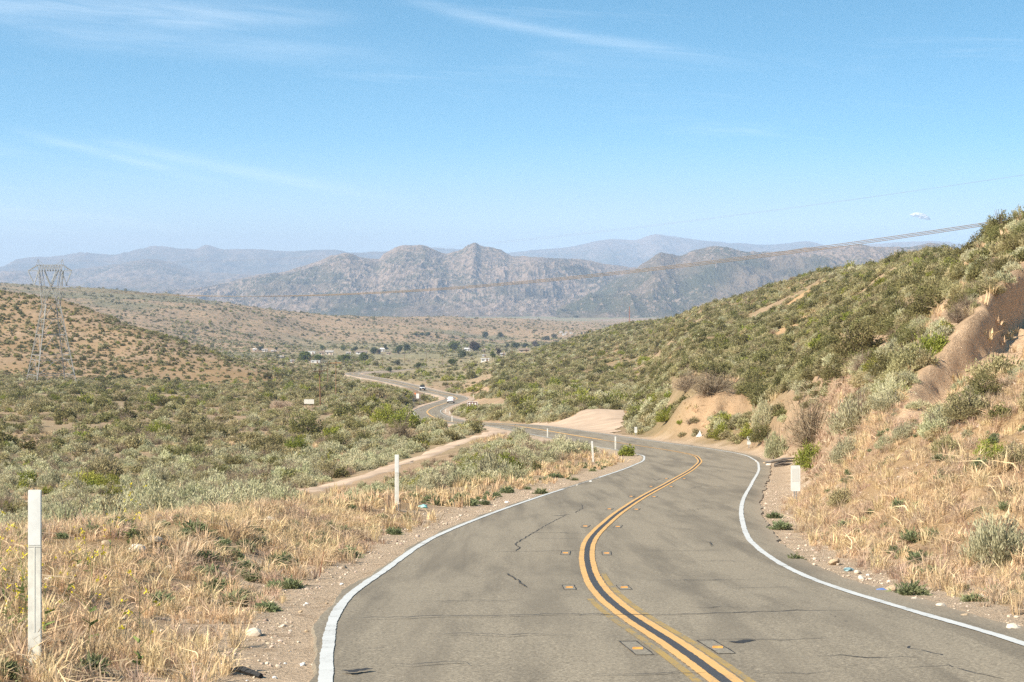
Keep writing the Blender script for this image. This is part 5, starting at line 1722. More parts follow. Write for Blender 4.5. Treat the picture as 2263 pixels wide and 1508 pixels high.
z_w = zr_(672)          # top of the splayed body
hw0, hw1 = Bw, 2.4
hz_ = lambda z: hw0 + (hw1 - hw0) * z / z_w
lv = [0, zr_(836), zr_(828), zr_(795), zr_(784), zr_(740), zr_(705), z_w]
for i in range(4):
    a = corner(i, hw0); b2 = corner(i, hw1); b2.z = z_w; a.z = -.8
    MB().beam(a, b2, .20).build('leg', m_rust, tower)
    foot = corner(i, hw0); foot.z = 0
    MB().box(foot.x - .35, foot.x + .35, foot.y - .35, foot.y + .35, -.9, .35).build('footing', mat_simple('concrete_footing', (.4, .37, .33), .9), tower)
br = MB()
for k_ in range(1, len(lv)):
    for i in range(4):
        P = lambda j, z: (lambda c_: Vector((c_.x, c_.y, z)))(corner(j, hz_(z)))
        if k_ != 1:
            br.beam(P(i, lv[k_]), P(i + 1, lv[k_]), .11)
        z0, z1 = lv[k_ - 1], lv[k_]
        if k_ in (3, 5, 6, 7):
            m_ = (P(i, z1) + P(i + 1, z1)) / 2
            br.beam(P(i, z0), m_, .10); br.beam(P(i + 1, z0), m_, .10)
            m2 = (P(i, z0) + m_) / 2; br.beam(m2, P(i, (z0 + z1) / 2), .05)
            m2 = (P(i + 1, z0) + m_) / 2; br.beam(m2, P(i + 1, (z0 + z1) / 2), .05)
        elif k_ == 2:
            for q_ in range(4):
                u0, u1 = q_ / 4, (q_ + 1) / 4
                br.beam(P(i, z0).lerp(P(i + 1, z0), u0), P(i, z1).lerp(P(i + 1, z1), (u0 + u1) / 2), .05); br.beam(P(i, z1).lerp(P(i + 1, z1), (u0 + u1) / 2), P(i, z0).lerp(P(i + 1, z0), u1), .05)
br.build('bracing', m_rust, tower)
# upper frame: two columns, crossing stays, beam, horns
z_arm, z_top = zr_(599), zr_(586)
ydep = 1.0
for s, cx0, cx1 in ((-1, -2.7, xr_(86)), (1, 2.7, xr_(139))):
    mb = MB()
    for yy in (-ydep, ydep):
        mb.beam((cx0 * 1.05, yy * 1.6, z_w), (cx1, yy, z_arm), .17)
        mb.beam((cx0 * .55, yy * 1.2, z_w + 1), (cx1 - s * .9, yy, z_arm), .13)
    for q_ in range(7):
        u0, u1 = q_ / 7, (q_ + 1) / 7
        A = Vector((cx0, ydep * 1.5, z_w)).lerp(Vector((cx1, ydep, z_arm)), u0); Bp = Vector((cx0, -ydep * 1.5, z_w)).lerp(Vector((cx1, -ydep, z_arm)), u1)
        mb.beam(A, Bp, .045)
    mb.build('column', m_rust, tower)
    hx = xr_(84 if s < 0 else 138)
    mb = MB()
    for dx in (-.5, .5):
        mb.beam((hx + dx, 0, z_top), (hx, 0, zr_(573)), .08)
    mb.beam((hx - s * 2.2, 0, z_top), (hx, 0, zr_(574.5)), .07)
    mb.beam((hx - .25, 0, zr_(580)), (hx + .25, 0, zr_(580)), .05)
    mb.build('horn', m_rust, tower)
mb = MB()
xc = xr_(111)
for yy in (-ydep, ydep):
    mb.beam((-2.5, yy, z_w), (xr_(128), yy * .8, z_arm), .14); mb.beam((2.5, yy, z_w), (xr_(98), yy * .8, z_arm), .14)
mb.beam((xc - 1.2, 0, zr_(645)), (xc + 1.2, 0, zr_(645)), .05)
mb.build('crossed_stay', m_rust, tower)
mb = MB()
xa, xb = xr_(62), xr_(159)
for yy in (-.8, .8):
    mb.beam((xa, yy * .3, z_arm), (xb, yy * .3, z_arm), .16)
    mb.beam((xr_(84), yy, z_top), (xr_(138), yy, z_top), .15)
    mb.beam((xa, yy * .3, z_arm), (xr_(84), yy, z_top), .15); mb.beam((xb, yy * .3, z_arm), (xr_(138), yy, z_top), .15)
    n_ = 9
    for q_ in range(n_):
        u0, u1 = q_ / n_, (q_ + 1) / n_
        X0, X1 = xr_(84) + (xr_(138) - xr_(84)) * u0, xr_(84) + (xr_(138) - xr_(84)) * u1
        mb.beam((X0, yy, z_top), ((X0 + X1) / 2, yy * .5, z_arm), .09); mb.beam(((X0 + X1) / 2, yy * .5, z_arm), (X1, yy, z_top), .09)
    for q_ in range(3):
        for xe, xi in ((xa, xr_(84)), (xb, xr_(138))):
            u0 = (q_ + 1) / 4
            mb.beam((xe + (xi - xe) * u0, yy * .3, z_arm), (xe + (xi - xe) * u0, yy * (.3 + .7 * u0), z_arm + (z_top - z_arm) * u0), .04)
mb.build('crossarm', m_rust, tower)
m_insul = mat_simple('insulator', (0.42, 0.40, 0.33), 0.4)
z_cond = zr_(629.5)
ATT = []
for (c0, c1, c2) in ((62, 85, 76), (97, 124, 112), (136, 158, 147)):
    for cc in (c0, c1):
        mb = MB()
        A = Vector((xr_(cc), 0, z_arm)); Bp = Vector((xr_(c2), 0, z_cond))
        mb.beam(A, Bp, .06, 5)
        for q_ in range(12):
            c_ = A.lerp(Bp, .1 + .8 * q_ / 11); dd_ = (Bp - A).normalized() * .09
            mb.beam(c_ - dd_, c_ + dd_, .20, 6)
        mb.build('insulator', m_insul, tower)
    ATT.append(Vector((xr_(c2), 0, z_cond)) + tb)
    MB().box(ATT[-1].x - tb.x - .35, ATT[-1].x - tb.x + .35, -.1, .1, z_cond - .35, z_cond + .05).build('clamp', m_rust, tower)

far_end = pix(2430, 452, 300)
span_dir = (Vector((far_end.x, far_end.y, 0)) - Vector((tb.x, tb.y, 0))).normalized()
perp = Vector((span_dir.y, -span_dir.x, 0))
names = ('near-side', 'middle', 'far-side')
for i, A in enumerate(ATT):
    Bp = far_end + perp * (-(i - 1) * 1.5)
    mb = MB()
    for sub in (0.0,):
        pts = []
        for q_ in range(61):
            t_ = q_ / 60
            c_ = A.lerp(Bp, t_); c_.z -= 4 * 7.7 * t_ * (1 - t_)
            pts.append(c_ + Vector((0, 0, sub - .25)) * (1 if 0 < q_ < 60 else 1))
        mb.tube(pts, .055, 4)
    props(mb.build('power_line', m_wire), 'twin power line cable hung from the %s of the tower crossarm' % ('end over the photo edge', 'centre', 'end toward the valley')[i], 'power line', 'power lines from the tower')
for i, (c_, fe) in enumerate(((84, pix(2500, 352, 290)), (138, pix(2420, 362, 300)))):
    A = Vector((xr_(c_), 0, zr_(574))) + tb
    pts = []
    for q_ in range(61):
        t_ = q_ / 60; v_ = A.lerp(fe, t_); v_.z -= 4 * 5.6 * t_ * (1 - t_); pts.append(v_)
    props(MB().tube(pts, .007, 4).build('ground_wire', m_wire), 'thin overhead wire from the %s horn of the tower' % ('outer', 'inner')[i], 'power line', 'overhead ground wires')


# ------------------------------------------------------------------ utility poles
def pole(px, py_b, py_t, label, arms=1, mat=m_polewood, armmat=None, dmin=250, lean=0.0, rz=0.4):
    p = hit(px, py_b, dmin); h = (py_b - py_t) * p.y / F
    e = empty('utility_pole', p, rz); e.rotation_euler = (0, lean, rz)
    r = max(.13, .45 * p.y / F * .5)
    MB().tube([(0, 0, -.8), (0, 0, h * .5), (0, 0, h)], [r * 1.15, r, r * .8], 7).build('mast', mat, e)
    for a_ in range(arms):
        z_ = h - .35 - 1.1 * a_
        ca_ = MB().box(-1.3, 1.3, -r - .13, -r - .01, z_ - .09, z_ + .09).build('crossarm', armmat or mat, e)
        for x_ in (-1.15, -.5, .5, 1.15):
            MB().tube([(x_, -r - .07, z_ + .09), (x_, -r - .07, z_ + .2), (x_, -r - .07, z_ + .32)], [.04, .08, .05], 5).build('insulator', m_insul, ca_)
    return props(e, label, 'utility pole', 'wooden utility poles on the flat')


pole(708.5, 904, 816, 'tall brown utility pole beside the blank signboard', 1, lean=-.03)
pole(709.5, 848, 800, 'dark utility pole right behind the tall brown pole', 1, m_poledark, dmin=450)
pole(724.5, 852, 801, 'thin orange-brown utility pole between the two larger poles', 1, dmin=450)
pole(742.5, 880, 799, 'utility pole with orange crossarm', 1, armmat=m_cross, dmin=380, rz=.1)
for px, py, tp, lab in ((686, 812, 789, 'small far pole above the long white trailer'), (693, 800, 781, 'far pole in front of the white mobile home'), (846, 812, 784, 'far pole below the white barn'), (942, 803, 775, 'far pole in the valley meadow'),
                        (978, 806, 778, 'far pole left of the round dark tree'), (1132, 786, 768, 'pale pole beside the tan house on the slope'), (894, 800, 781, 'far pole at the meadow edge under the dark trees')):
    pole(px, py, tp, lab, 1, dmin=900)

# radio mast on the shoulder of the hill
p = hit(1391, 716, 500); k = p.y / F
e = empty('radio_mast', p)
mb = MB(); hM = 38 * k; r0 = 1.1 * k
for i in range(3):
    a = math.radians(90 + 120 * i)
    mb.beam((math.cos(a) * r0, math.sin(a) * r0, -.5), (math.cos(a) * r0 * .6, math.sin(a) * r0 * .6, hM), .09)
mb.build('leg', mat_simple('red_lattice', (0.34, 0.13, 0.085), .6), e)
mb = MB()
for q_ in range(14):
    z0, z1 = hM * q_ / 14, hM * (q_ + 1) / 14
    for i in range(3):
        a, b2 = math.radians(90 + 120 * i), math.radians(210 + 120 * i)
        mb.beam((math.cos(a) * r0 * .85, math.sin(a) * r0 * .85, z0), (math.cos(b2) * r0 * .85, math.sin(b2) * r0 * .85, z1), .05)
mb.build('bracing', mat_simple('white_red_lattice', (0.5, 0.36, 0.32), .6), e)
props(e, 'thin red and white radio mast on the hillside shoulder', 'mast')

# ------------------------------------------------------------------ cars
m_carw = mat_simple('white_car_paint', (0.78, 0.78, 0.76), 0.25, spec=.5)
m_glass = mat_simple('dark_car_glass', (0.02, 0.022, 0.025), 0.1, spec=.6)
m_tyre = mat_simple('tyre_rubber', (0.022, 0.022, 0.022), 0.85)
m_rim = mat_simple('alloy_rim', (0.5, 0.5, 0.5), 0.35, 0.8)
m_trim = mat_simple('black_trim', (0.03, 0.03, 0.032), 0.6)
m_tail = mat_simple('red_tail_light', (0.45, 0.02, 0.02), 0.3)
m_head = mat_simple('head_light', (0.75, 0.75, 0.72), 0.2)


def loft(sections):
    """sections: list of (y, [(x,z)...]) with equal counts"""
    mb = MB(); vs_ = []; n_ = len(sections[0][1])
    for y, o_ in sections:
        vs_ += [(x, y, z) for x, z in o_]
    fs_ = []
    for s in range(len(sections) - 1):
        for k in range(n_):
            fs_.append((s * n_ + k, s * n_ + (k + 1) % n_, (s + 1) * n_ + (k + 1) % n_, (s + 1) * n_ + k))
    fs_ += [tuple(range(n_))[::-1], tuple(range((len(sections) - 1) * n_, len(sections) * n_))]
    return mb.add(vs_, fs_)


def sect(w, z0, z1, r=.12):
    return [(-w, z0 + r), (-w + r, z0), (w - r, z0), (w, z0 + r), (w, z1 - r), (w - r, z1), (-w + r, z1), (-w, z1 - r)]


def wheels(e, xs, ys, R, wd):
    for x in xs:
        for y in ys:
            s = 1 if x > 0 else -1
            w_ = MB().beam((x - s * wd, y, R), (x, y, R), R, 16).build('wheel', m_tyre, e)
            MB().beam((x - s * .02, y, R), (x + s * .012, y, R), R * .62, 12).build('rim', m_rim, w_)


def suv(loc, rz, slope):
    e = empty('white_suv', loc, rz); e.rotation_euler = (slope, 0, rz)     # tail at -y
    loft([(-2.25, sect(.80, .42, 1.0)), (-2.15, sect(.90, .32, 1.08)), (-1.2, sect(.93, .28, 1.10)), (1.0, sect(.93, .28, 1.08)), (2.0, sect(.90, .30, 1.0)), (2.3, sect(.78, .40, .86))]).build('body', m_carw, e, True)
    ca = loft([(-2.12, [(-.80, 1.10), (-.80, 1.11), (.80, 1.11), (.80, 1.10), (.70, 1.50), (.62, 1.58), (-.62, 1.58), (-.70, 1.50)]), (-1.75, [(-.82, 1.10), (-.82, 1.12), (.82, 1.12), (.82, 1.10), (.70, 1.62), (.60, 1.70), (-.60, 1.70), (-.70, 1.62)]),
               (-.2, [(-.84, 1.10), (-.84, 1.12), (.84, 1.12), (.84, 1.10), (.70, 1.64), (.60, 1.73), (-.60, 1.73), (-.70, 1.64)]), (.5, [(-.82, 1.08), (-.82, 1.1), (.82, 1.1), (.82, 1.08), (.66, 1.58), (.58, 1.66), (-.58, 1.66), (-.66, 1.58)]),
               (1.25, [(-.80, 1.04), (-.80, 1.05), (.80, 1.05), (.80, 1.04), (.74, 1.07), (.66, 1.08), (-.66, 1.08), (-.74, 1.07)])]).build('cabin', m_carw, e, True)
    MB().add([(-.62, -2.19, 1.15), (.62, -2.19, 1.15), (.54, -1.96, 1.52), (-.54, -1.96, 1.52)], [(0, 1, 2, 3)]).build('rear_window', m_glass, e)
    MB().add([(-.62, 1.22, 1.10), (.62, 1.22, 1.10), (.52, .62, 1.56), (-.52, .62, 1.56)], [(0, 3, 2, 1)]).build('windscreen', m_glass, e)
    for s in (-1, 1):
        for (ya, yb) in ((-1.7, -.85), (-.75, .05), (.13, .75)):
            MB().add([(s * .845, ya, 1.15), (s * .845, yb, 1.15), (s * .745, min(yb, .55), 1.52), (s * .745, ya + .08, 1.52)], [(0, 1, 2, 3)]).build('side_window', m_glass, e)
        MB().box(s * .80 - .09, s * .80 + .09, -2.275, -2.20, .82, 1.08, .02).build('tail_light', m_tail, e)
        MB().box(s * .66 - .14, s * .66 + .14, 2.20, 2.29, .62, .78, .02).build('headlight', m_head, e)
        MB().box(s * 1.0 - .09, s * 1.0 + .09, .62, .74, 1.08, 1.22, .02).build('mirror', m_carw, e)
    MB().box(-.82, .82, -2.32, -2.12, .36, .58, .04).build('rear_bumper', m_trim, e)
    MB().box(-.22, .22, -2.30, -2.265, .72, .84).build('number_plate', m_signwhite, e)
    wheels(e, (-.93, .93), (-1.4, 1.45), .36, .24)
    return props(e, 'white sport utility car driving away on the far bend', 'car')


def jeep(loc, rz, slope):
    e = empty('open_jeep', loc, rz); e.rotation_euler = (slope, 0, rz)     # front at -y
    loft([(-1.75, sect(.58, .55, 1.02, .06)), (-1.6, sect(.62, .50, 1.10, .06)), (-.55, sect(.70, .48, 1.16, .06)), (-.5, sect(.78, .46, 1.12, .06)), (1.7, sect(.78, .46, 1.08, .06)), (1.8, sect(.76, .50, 1.05, .06))]).build('body', m_carw, e)
    MB().box(-.42, .42, -1.79, -1.755, .66, .98).build('grille', m_trim, e)
    for s in (-1, 1):
        MB().beam((s * .50, -1.84, .86), (s * .50, -1.74, .86), .10, 12).build('headlight', m_head, e)
        loft([(-1.75, sect(.15, .72, .82, .03)), (-1.35, sect(.15, .88, .96, .03)), (-.85, sect(.15, .84, .92, .03)), (-.6, sect(.15, .55, .66, .03))]).build('fender', m_trim, e).location = (s * .80, 0, 0)
    ws = MB().box(-.74, .74, -.56, -.50, 1.12, 1.20).box(-.74, .74, -.40, -.34, 1.66, 1.73)
    for s in (-1, 1):
        ws.beam((s * .71, -.53, 1.16), (s * .71, -.37, 1.70), .045)
    w_ = ws.build('windscreen_frame', m_trim, e)
    MB().add([(-.68, -.53, 1.2), (.68, -.53, 1.2), (.68, -.38, 1.66), (-.68, -.38, 1.66)], [(0, 1, 2, 3)]).build('windscreen', m_glass, w_)
    rb = MB()
    for s in (-1, 1):
        rb.tube([(s * .66, .5, 1.05), (s * .62, .55, 1.72), (s * .62, 1.5, 1.70), (s * .66, 1.7, 1.05)], .045, 6).tube([(s * .62, .55, 1.72), (s * .66, -.36, 1.70)], .04, 6)
    rb.tube([(-.62, .55, 1.72), (.62, .55, 1.72)], .045, 6)
    rb.build('roll_bar', m_trim, e)
    for s in (-.36, .36):
        MB().box(s - .23, s + .23, .2, .75, .9, 1.05, .04).box(s - .22, s + .22, .68, .82, 1.0, 1.5, .04).build('seat', m_trim, e)
    MB().box(-.85, .85, -1.98, -1.84, .48, .66, .03).build('front_bumper', m_trim, e)
    wheels(e, (-.86, .86), (-1.2, 1.2), .40, .26)
    return props(e, 'open-top white jeep with black fenders coming up the road', 'car')


def on_road(px, py, off, dlo, dhi):
    m_ = np.where((RP[:, 1] > dlo) & (RP[:, 1] < dhi))[0]
    q_ = RP[m_]
    sc_ = np.abs(CX + F * q_[:, 0] / q_[:, 1] - px) + 2 * np.abs(HY - F * q_[:, 2] / q_[:, 1] - py)
    i = m_[sc_.argmin()]
    t_ = tan[i]; pos = RP[i].copy(); pos[:2] += RN[i] * off; pos[2] += .16
    sl = math.atan2(RP[i + 2, 2] - RP[i - 2, 2], np.linalg.norm(RP[i + 2, :2] - RP[i - 2, :2]))
    return Vector(pos), math.atan2(-t_[0], t_[1]), sl


pos, rz, sl = on_road(984, 894, 1.6, 540, 600)
suv(pos, rz * .4, sl)
pos, rz, sl = on_road(943, 868, -1.5, 660, 760)
jeep(pos, .15, -.01)

# ------------------------------------------------------------------ village
m_stucco = [mat_simple('white_siding', (0.72, 0.70, 0.66), .8, var=.06, scale=.6), mat_simple('cream_stucco', (0.60, 0.49, 0.36), .85, var=.08, scale=.6), mat_simple('tan_stucco', (0.50, 0.38, 0.26), .85, var=.08, scale=.6)]
m_roofs = [mat_simple('pale_metal_roof', (0.60, 0.58, 0.55), .6, var=.1, scale=.5), mat_simple('brown_shingle_roof', (0.22, 0.165, 0.125), .9, var=.2, scale=.8), mat_simple('grey_roof', (0.33, 0.30, 0.27), .9, var=.15, scale=.8)]
m_pane = mat_simple('window_pane', (0.05, 0.06, 0.07), .15, spec=.6)
m_door = mat_simple('house_door', (0.20, 0.12, 0.08), .7)


def house(px, py, w_px, h_px, wm, rm, label, flat=False, dmin=900, rz=0.0):
    p = hit(px, py, dmin); k = p.y / F
    w, h = w_px * k, h_px * k
    dp = min(w * .7, 9.0)
    hw = h if flat else h * .62
    e = empty('house' if not flat else 'mobile_home', p, rz)
    MB().box(-w / 2, w / 2, -dp / 2, dp / 2, -2.0, hw).build('wall', m_stucco[wm], e)
    if flat:
        MB().box(-w / 2 - .2, w / 2 + .2, -dp / 2 - .2, dp / 2 + .2, hw + .01, hw + .3).build('roof', m_roofs[rm], e)
    else:
        o_ = .5
        mb = MB()
        vs_ = [(-w / 2 - o_, -dp / 2 - o_, hw - .05), (w / 2 + o_, -dp / 2 - o_, hw - .05), (w / 2 + o_, dp / 2 + o_, hw - .05), (-w / 2 - o_, dp / 2 + o_, hw - .05), (-w / 2 - o_, 0, h), (w / 2 + o_, 0, h)]
        mb.add(vs_, [(0, 1, 5, 4), (2, 3, 4, 5), (0, 4, 3), (1, 2, 5), (0, 3, 2, 1)])
        rf = mb.build('roof', m_roofs[rm], e)
        MB().box(w * .22, w * .22 + .8, -.4, .4, h - 1.0, h + .9).build('chimney', m_stucco[2], rf)
    nwin = max(2, int(w / 4))
    for i in range(nwin):
        x_ = -w / 2 + w * (i + .5) / nwin
        if i == nwin // 2:
            MB().box(x_ - .5, x_ + .5, -dp / 2 - .06, -dp / 2 + .02, -.1, 2.1).build('door', m_door, e)
        else:
            f_ = MB().box(x_ - .85, x_ + .85, -dp / 2 - .05, -dp / 2 + .02, hw * .35, hw * .8).build('window', m_signwhite, e)
            MB().box(x_ - .7, x_ + .7, -dp / 2 - .08, -dp / 2 - .052, hw * .39, hw * .76).build('pane', m_pane, f_)
    return props(e, label, 'house' if not flat else 'mobile home')


house(688, 783, 16, 5.5, 0, 0, 'long white mobile home at the edge of the village', True)
house(711, 784.5, 12, 8, 1, 1, 'small cream house with a brown gable beside the mobile home')
house(728, 784.5, 16, 10, 1, 2, 'larger cream house with grey roof in the village row')
house(770, 783.5, 9, 6, 0, 2, 'tiny white house between green trees')
house(799, 782.5, 24, 7, 0, 1, 'low wide white house with brown roof before dark trees')
house(845, 777, 9, 8, 0, 0, 'white barn among the dark trees')
house(859, 784, 9, 5, 1, 1, 'small cream shed under the dark trees')
house(646, 801.5, 8, 5, 0, 0, 'white shed on the slope below the village', True)
house(697, 802, 20, 4, 0, 0, 'long low white trailer in front of the green trees', True)
house(585, 777, 11, 6, 0, 2, 'white house at the end of the sandy hill')
house(563, 776, 6, 6, 0, 0, 'small white house partly behind the sandy hill')
house(605, 779, 10, 5, 1, 2, 'cream house right of the white hill-end house')
house(1033, 775, 12, 6, 0, 0, 'white house with pale roof in the middle of the valley')
house(1069, 778, 6, 6, 1, 1, 'small cream house right of the pale-roofed house')
house(1072, 799, 18, 5.5, 0, 0, 'low white shed beside the green poplar', True)
house(1070, 789, 8, 4, 0, 0, 'tiny white shed above the low white shed', True)
house(1111, 787, 9, 7, 0, 2, 'white house beside the purple-leaved tree')
house(1158, 779, 22, 9, 2, 1, 'tan house on the lower hillside')
house(623, 793, 7, 7, 2, 2, 'tan tall shed on the sandy slope', dmin=900)
for i, (px, py) in enumerate(((1252, 737), (1262, 738), (1240, 736), (1246, 741))):
    house(px, py, 5 + i, 3, 0, 0, ['far white house at the valley mouth under the slope', 'widest far white building at the valley mouth', 'leftmost tiny far building at the valley mouth', 'tiny far building just below the others at the valley mouth'][i], True, 2000)

# ------------------------------------------------------------------ trees
def tree_meshes(seed, kind):
    rng = np.random.default_rng(seed)
    V, Fc, tn = [], [], []
    nl = 9; off_ = 0
    hgt = {'round': .95, 'poplar': 1.9, 'spread': .75}[kind]
    for L_ in range(nl):
        a = rng.uniform(0, 6.28); r = rng.uniform(.05, .30)
        c = np.array([math.cos(a) * r, math.sin(a) * r, hgt * (.35 + .5 * L_ / nl + rng.uniform(-.05, .05))])
        lr = rng.uniform(.17, .30) * (.75 if kind == 'poplar' else 1)
        d_ = rng.normal(0, 1, (110, 3)); d_ /= np.linalg.norm(d_, axis=1)[:, None]
        pos_ = c + d_ * lr * rng.uniform(.55, 1.05, (110, 1)) * np.array([1, 1, .85])
        v_, f_, t_ = leafset(rng, pos_, d_, .11, .075, np.clip(rng.uniform(0, .6) + rng.uniform(0, .4, 110), 0, 1), .7)
        V.append(v_); Fc.append(f_ + off_); tn.append(t_); off_ += len(v_)
    me = with_tint(make_mesh('crown', np.concatenate(V), np.concatenate(Fc)), np.concatenate(tn))
    mb = MB().tube([(0, 0, -.08), (.01, 0, hgt * .25), (0, .01, hgt * .6)], [.045, .035, .015], 6)
    for a in (0.4, 2.2, 4.1):
        mb.tube([(0, 0, hgt * .25), (math.cos(a) * .12, math.sin(a) * .12, hgt * .42), (math.cos(a) * .22, math.sin(a) * .22, hgt * .6)], [.025, .018, .008], 5)
    return me, make_mesh('trunk', mb.v, mb.f), hgt


TREE = {k: [tree_meshes(700 + 10 * i + j, k) for j in range(3)] for i, k in enumerate(('round', 'poplar', 'spread'))}
for k in TREE:
    for cm, tm_, _ in TREE[k]:
        tm_.materials.append(MAT['wood'])
m_trees = {'dark': MAT['tree'], 'green': mat_leaf('green_tree_leaf', (0.085, 0.115, 0.025), (0.20, 0.22, 0.055)), 'purple': mat_leaf('purple_tree_leaf', (0.075, 0.055, 0.045), (0.15, 0.115, 0.085)), 'grey': mat_leaf('grey_tree_leaf', (0.10, 0.105, 0.06), (0.20, 0.195, 0.12))}
TREES = [
    (1023, 793, 21, 19, 'round', 'dark', 'round dark tree standing alone on the valley floor'), (1072, 748, 18, 15, 'round', 'dark', 'dark round tree on the far ridge foot'), (1105, 747, 18, 12, 'round', 'dark', 'low dark tree right of the far round tree'),
    (853, 778, 12, 18, 'poplar', 'dark', 'narrow dark tree behind the white barn'), (881, 783, 26, 20, 'round', 'dark', 'broad dark tree behind the village meadow'), (899, 779, 18, 20, 'round', 'dark', 'dark domed tree at the end of the village row'),
    (826, 783, 20, 14, 'round', 'dark', 'dark spreading tree left of the white barn'), (838, 784, 12, 12, 'round', 'purple', 'small brown tree under the white barn'), (1004, 775, 30, 20, 'spread', 'green', 'green spreading tree above the round dark tree'), (1048, 776, 30, 20, 'spread', 'purple', 'brown spreading tree behind the pale-roofed house'),
    (1088, 797, 18, 22, 'poplar', 'green', 'bright green poplar beside the low white shed'), (1102, 786, 14, 16, 'round', 'purple', 'purple-leaved tree beside the green poplar'), (1182, 767, 16, 13, 'round', 'purple', 'dark round tree at the foot of the hillside'),
    (923, 815, 19, 14, 'round', 'dark', 'small round dark tree in the sage above the jeep'), (878, 808, 18, 13, 'round', 'grey', 'grey-green tree in the sage left of the meadow'), (861, 823, 17, 12, 'round', 'dark', 'low dark tree right above the far road'),
    (673, 799, 32, 20, 'spread', 'green', 'green tree clump behind the long trailer'), (702, 798, 24, 14, 'spread', 'green', 'green tree at the right end of the long trailer'), (757, 800, 36, 16, 'spread', 'green', 'wide green tree below the village row'), (804, 799, 30, 18, 'spread', 'green', 'bushy green tree below the wide white house'),
    (712, 774, 14, 12, 'round', 'green', 'green tree behind the small cream house'), (758, 776, 16, 12, 'round', 'green', 'green tree behind the tiny white house'), (784, 777, 16, 11, 'round', 'dark', 'dark tree left of the wide white house'), (576, 775, 16, 9, 'spread', 'dark', 'dark tree over the white hill-end house'), (610, 775, 8, 8, 'round', 'dark', 'small dark tree near the cream hill-end house'),
    (920, 744, 16, 8, 'round', 'dark', 'leftmost tree of the dark row on the ridge'), (933, 743, 16, 8, 'round', 'dark', 'middle tree of the dark row on the ridge'), (946, 743, 16, 9, 'round', 'dark', 'right tree of the dark row on the ridge'), (964, 743, 8, 5, 'round', 'dark', 'small lone tree right of the dark row on the ridge'),
    (1000, 806, 26, 12, 'spread', 'green', 'green brushy tree left of the low white shed'), (1120, 773, 14, 16, 'poplar', 'grey', 'grey-green tree behind the white house by the purple tree'), (1140, 770, 22, 12, 'spread', 'dark', 'dark tree row left of the tan house'), (1160, 768, 18, 9, 'spread', 'dark', 'dark tree behind the tan house'),
    (1205, 752, 20, 9, 'spread', 'grey', 'grey tree on the valley floor beneath the slope'), (1225, 748, 16, 9, 'spread', 'grey', 'pale tree farther along under the slope'), (1285, 742, 6, 9, 'poplar', 'dark', 'leftmost dark poplar at the valley mouth'), (1293, 741, 5, 8, 'poplar', 'dark', 'second dark poplar at the valley mouth'), (1300, 740, 6, 9, 'poplar', 'grey', 'grey poplar at the valley mouth'),
    (944, 708, 10, 4, 'spread', 'dark', 'tiny dark tree on the pale field edge'), (1275, 703, 14, 5, 'spread', 'dark', 'dark grove at the mountain foot'), (1050, 706, 6, 4, 'round', 'dark', 'single tiny tree on the pale field'),
]
TM = {}
for i, (px, py, w, h, shp, tone, lab) in enumerate(TREES):
    p = hit(px, py, 900); k = p.y / F
    cm, tm_, hg = TREE[shp][i % 3]
    key = (shp, i % 3, tone)
    if key not in TM:
        c2 = cm.copy(); c2.materials.clear(); c2.materials.append(m_trees[tone]); TM[key] = c2
    e = empty('tree', p, RNG.uniform(0, 6.28)); e.scale = (w * k, w * k, h * k / hg * 1.02)
    put('crown', TM[key], None, e); put('trunk', tm_, None, e)
    props(e, lab, 'tree')

# ------------------------------------------------------------------ stones, gravel, litter
def stone_mesh(seed, rough_=.28):
    rng = np.random.default_rng(seed)
    bm = bmesh.new(); bmesh.ops.create_icosphere(bm, subdivisions=2, radius=.5)
    f = rng.normal(0, 1, (5, 3)); f /= np.linalg.norm(f, axis=1)[:, None]
    for v in bm.verts:
        c = np.array(v.co)
        for q_ in f:
            t_ = c @ q_
            if t_ > .34: c = c - q_ * (t_ - .34) * .85
        c = c * (1 + rng.normal(0, .03)) * np.array([1, .8, .58])
        v.co = Vector(c)
    mb = MB().bm(bm)
    return make_mesh('stone', mb.v, mb.f)


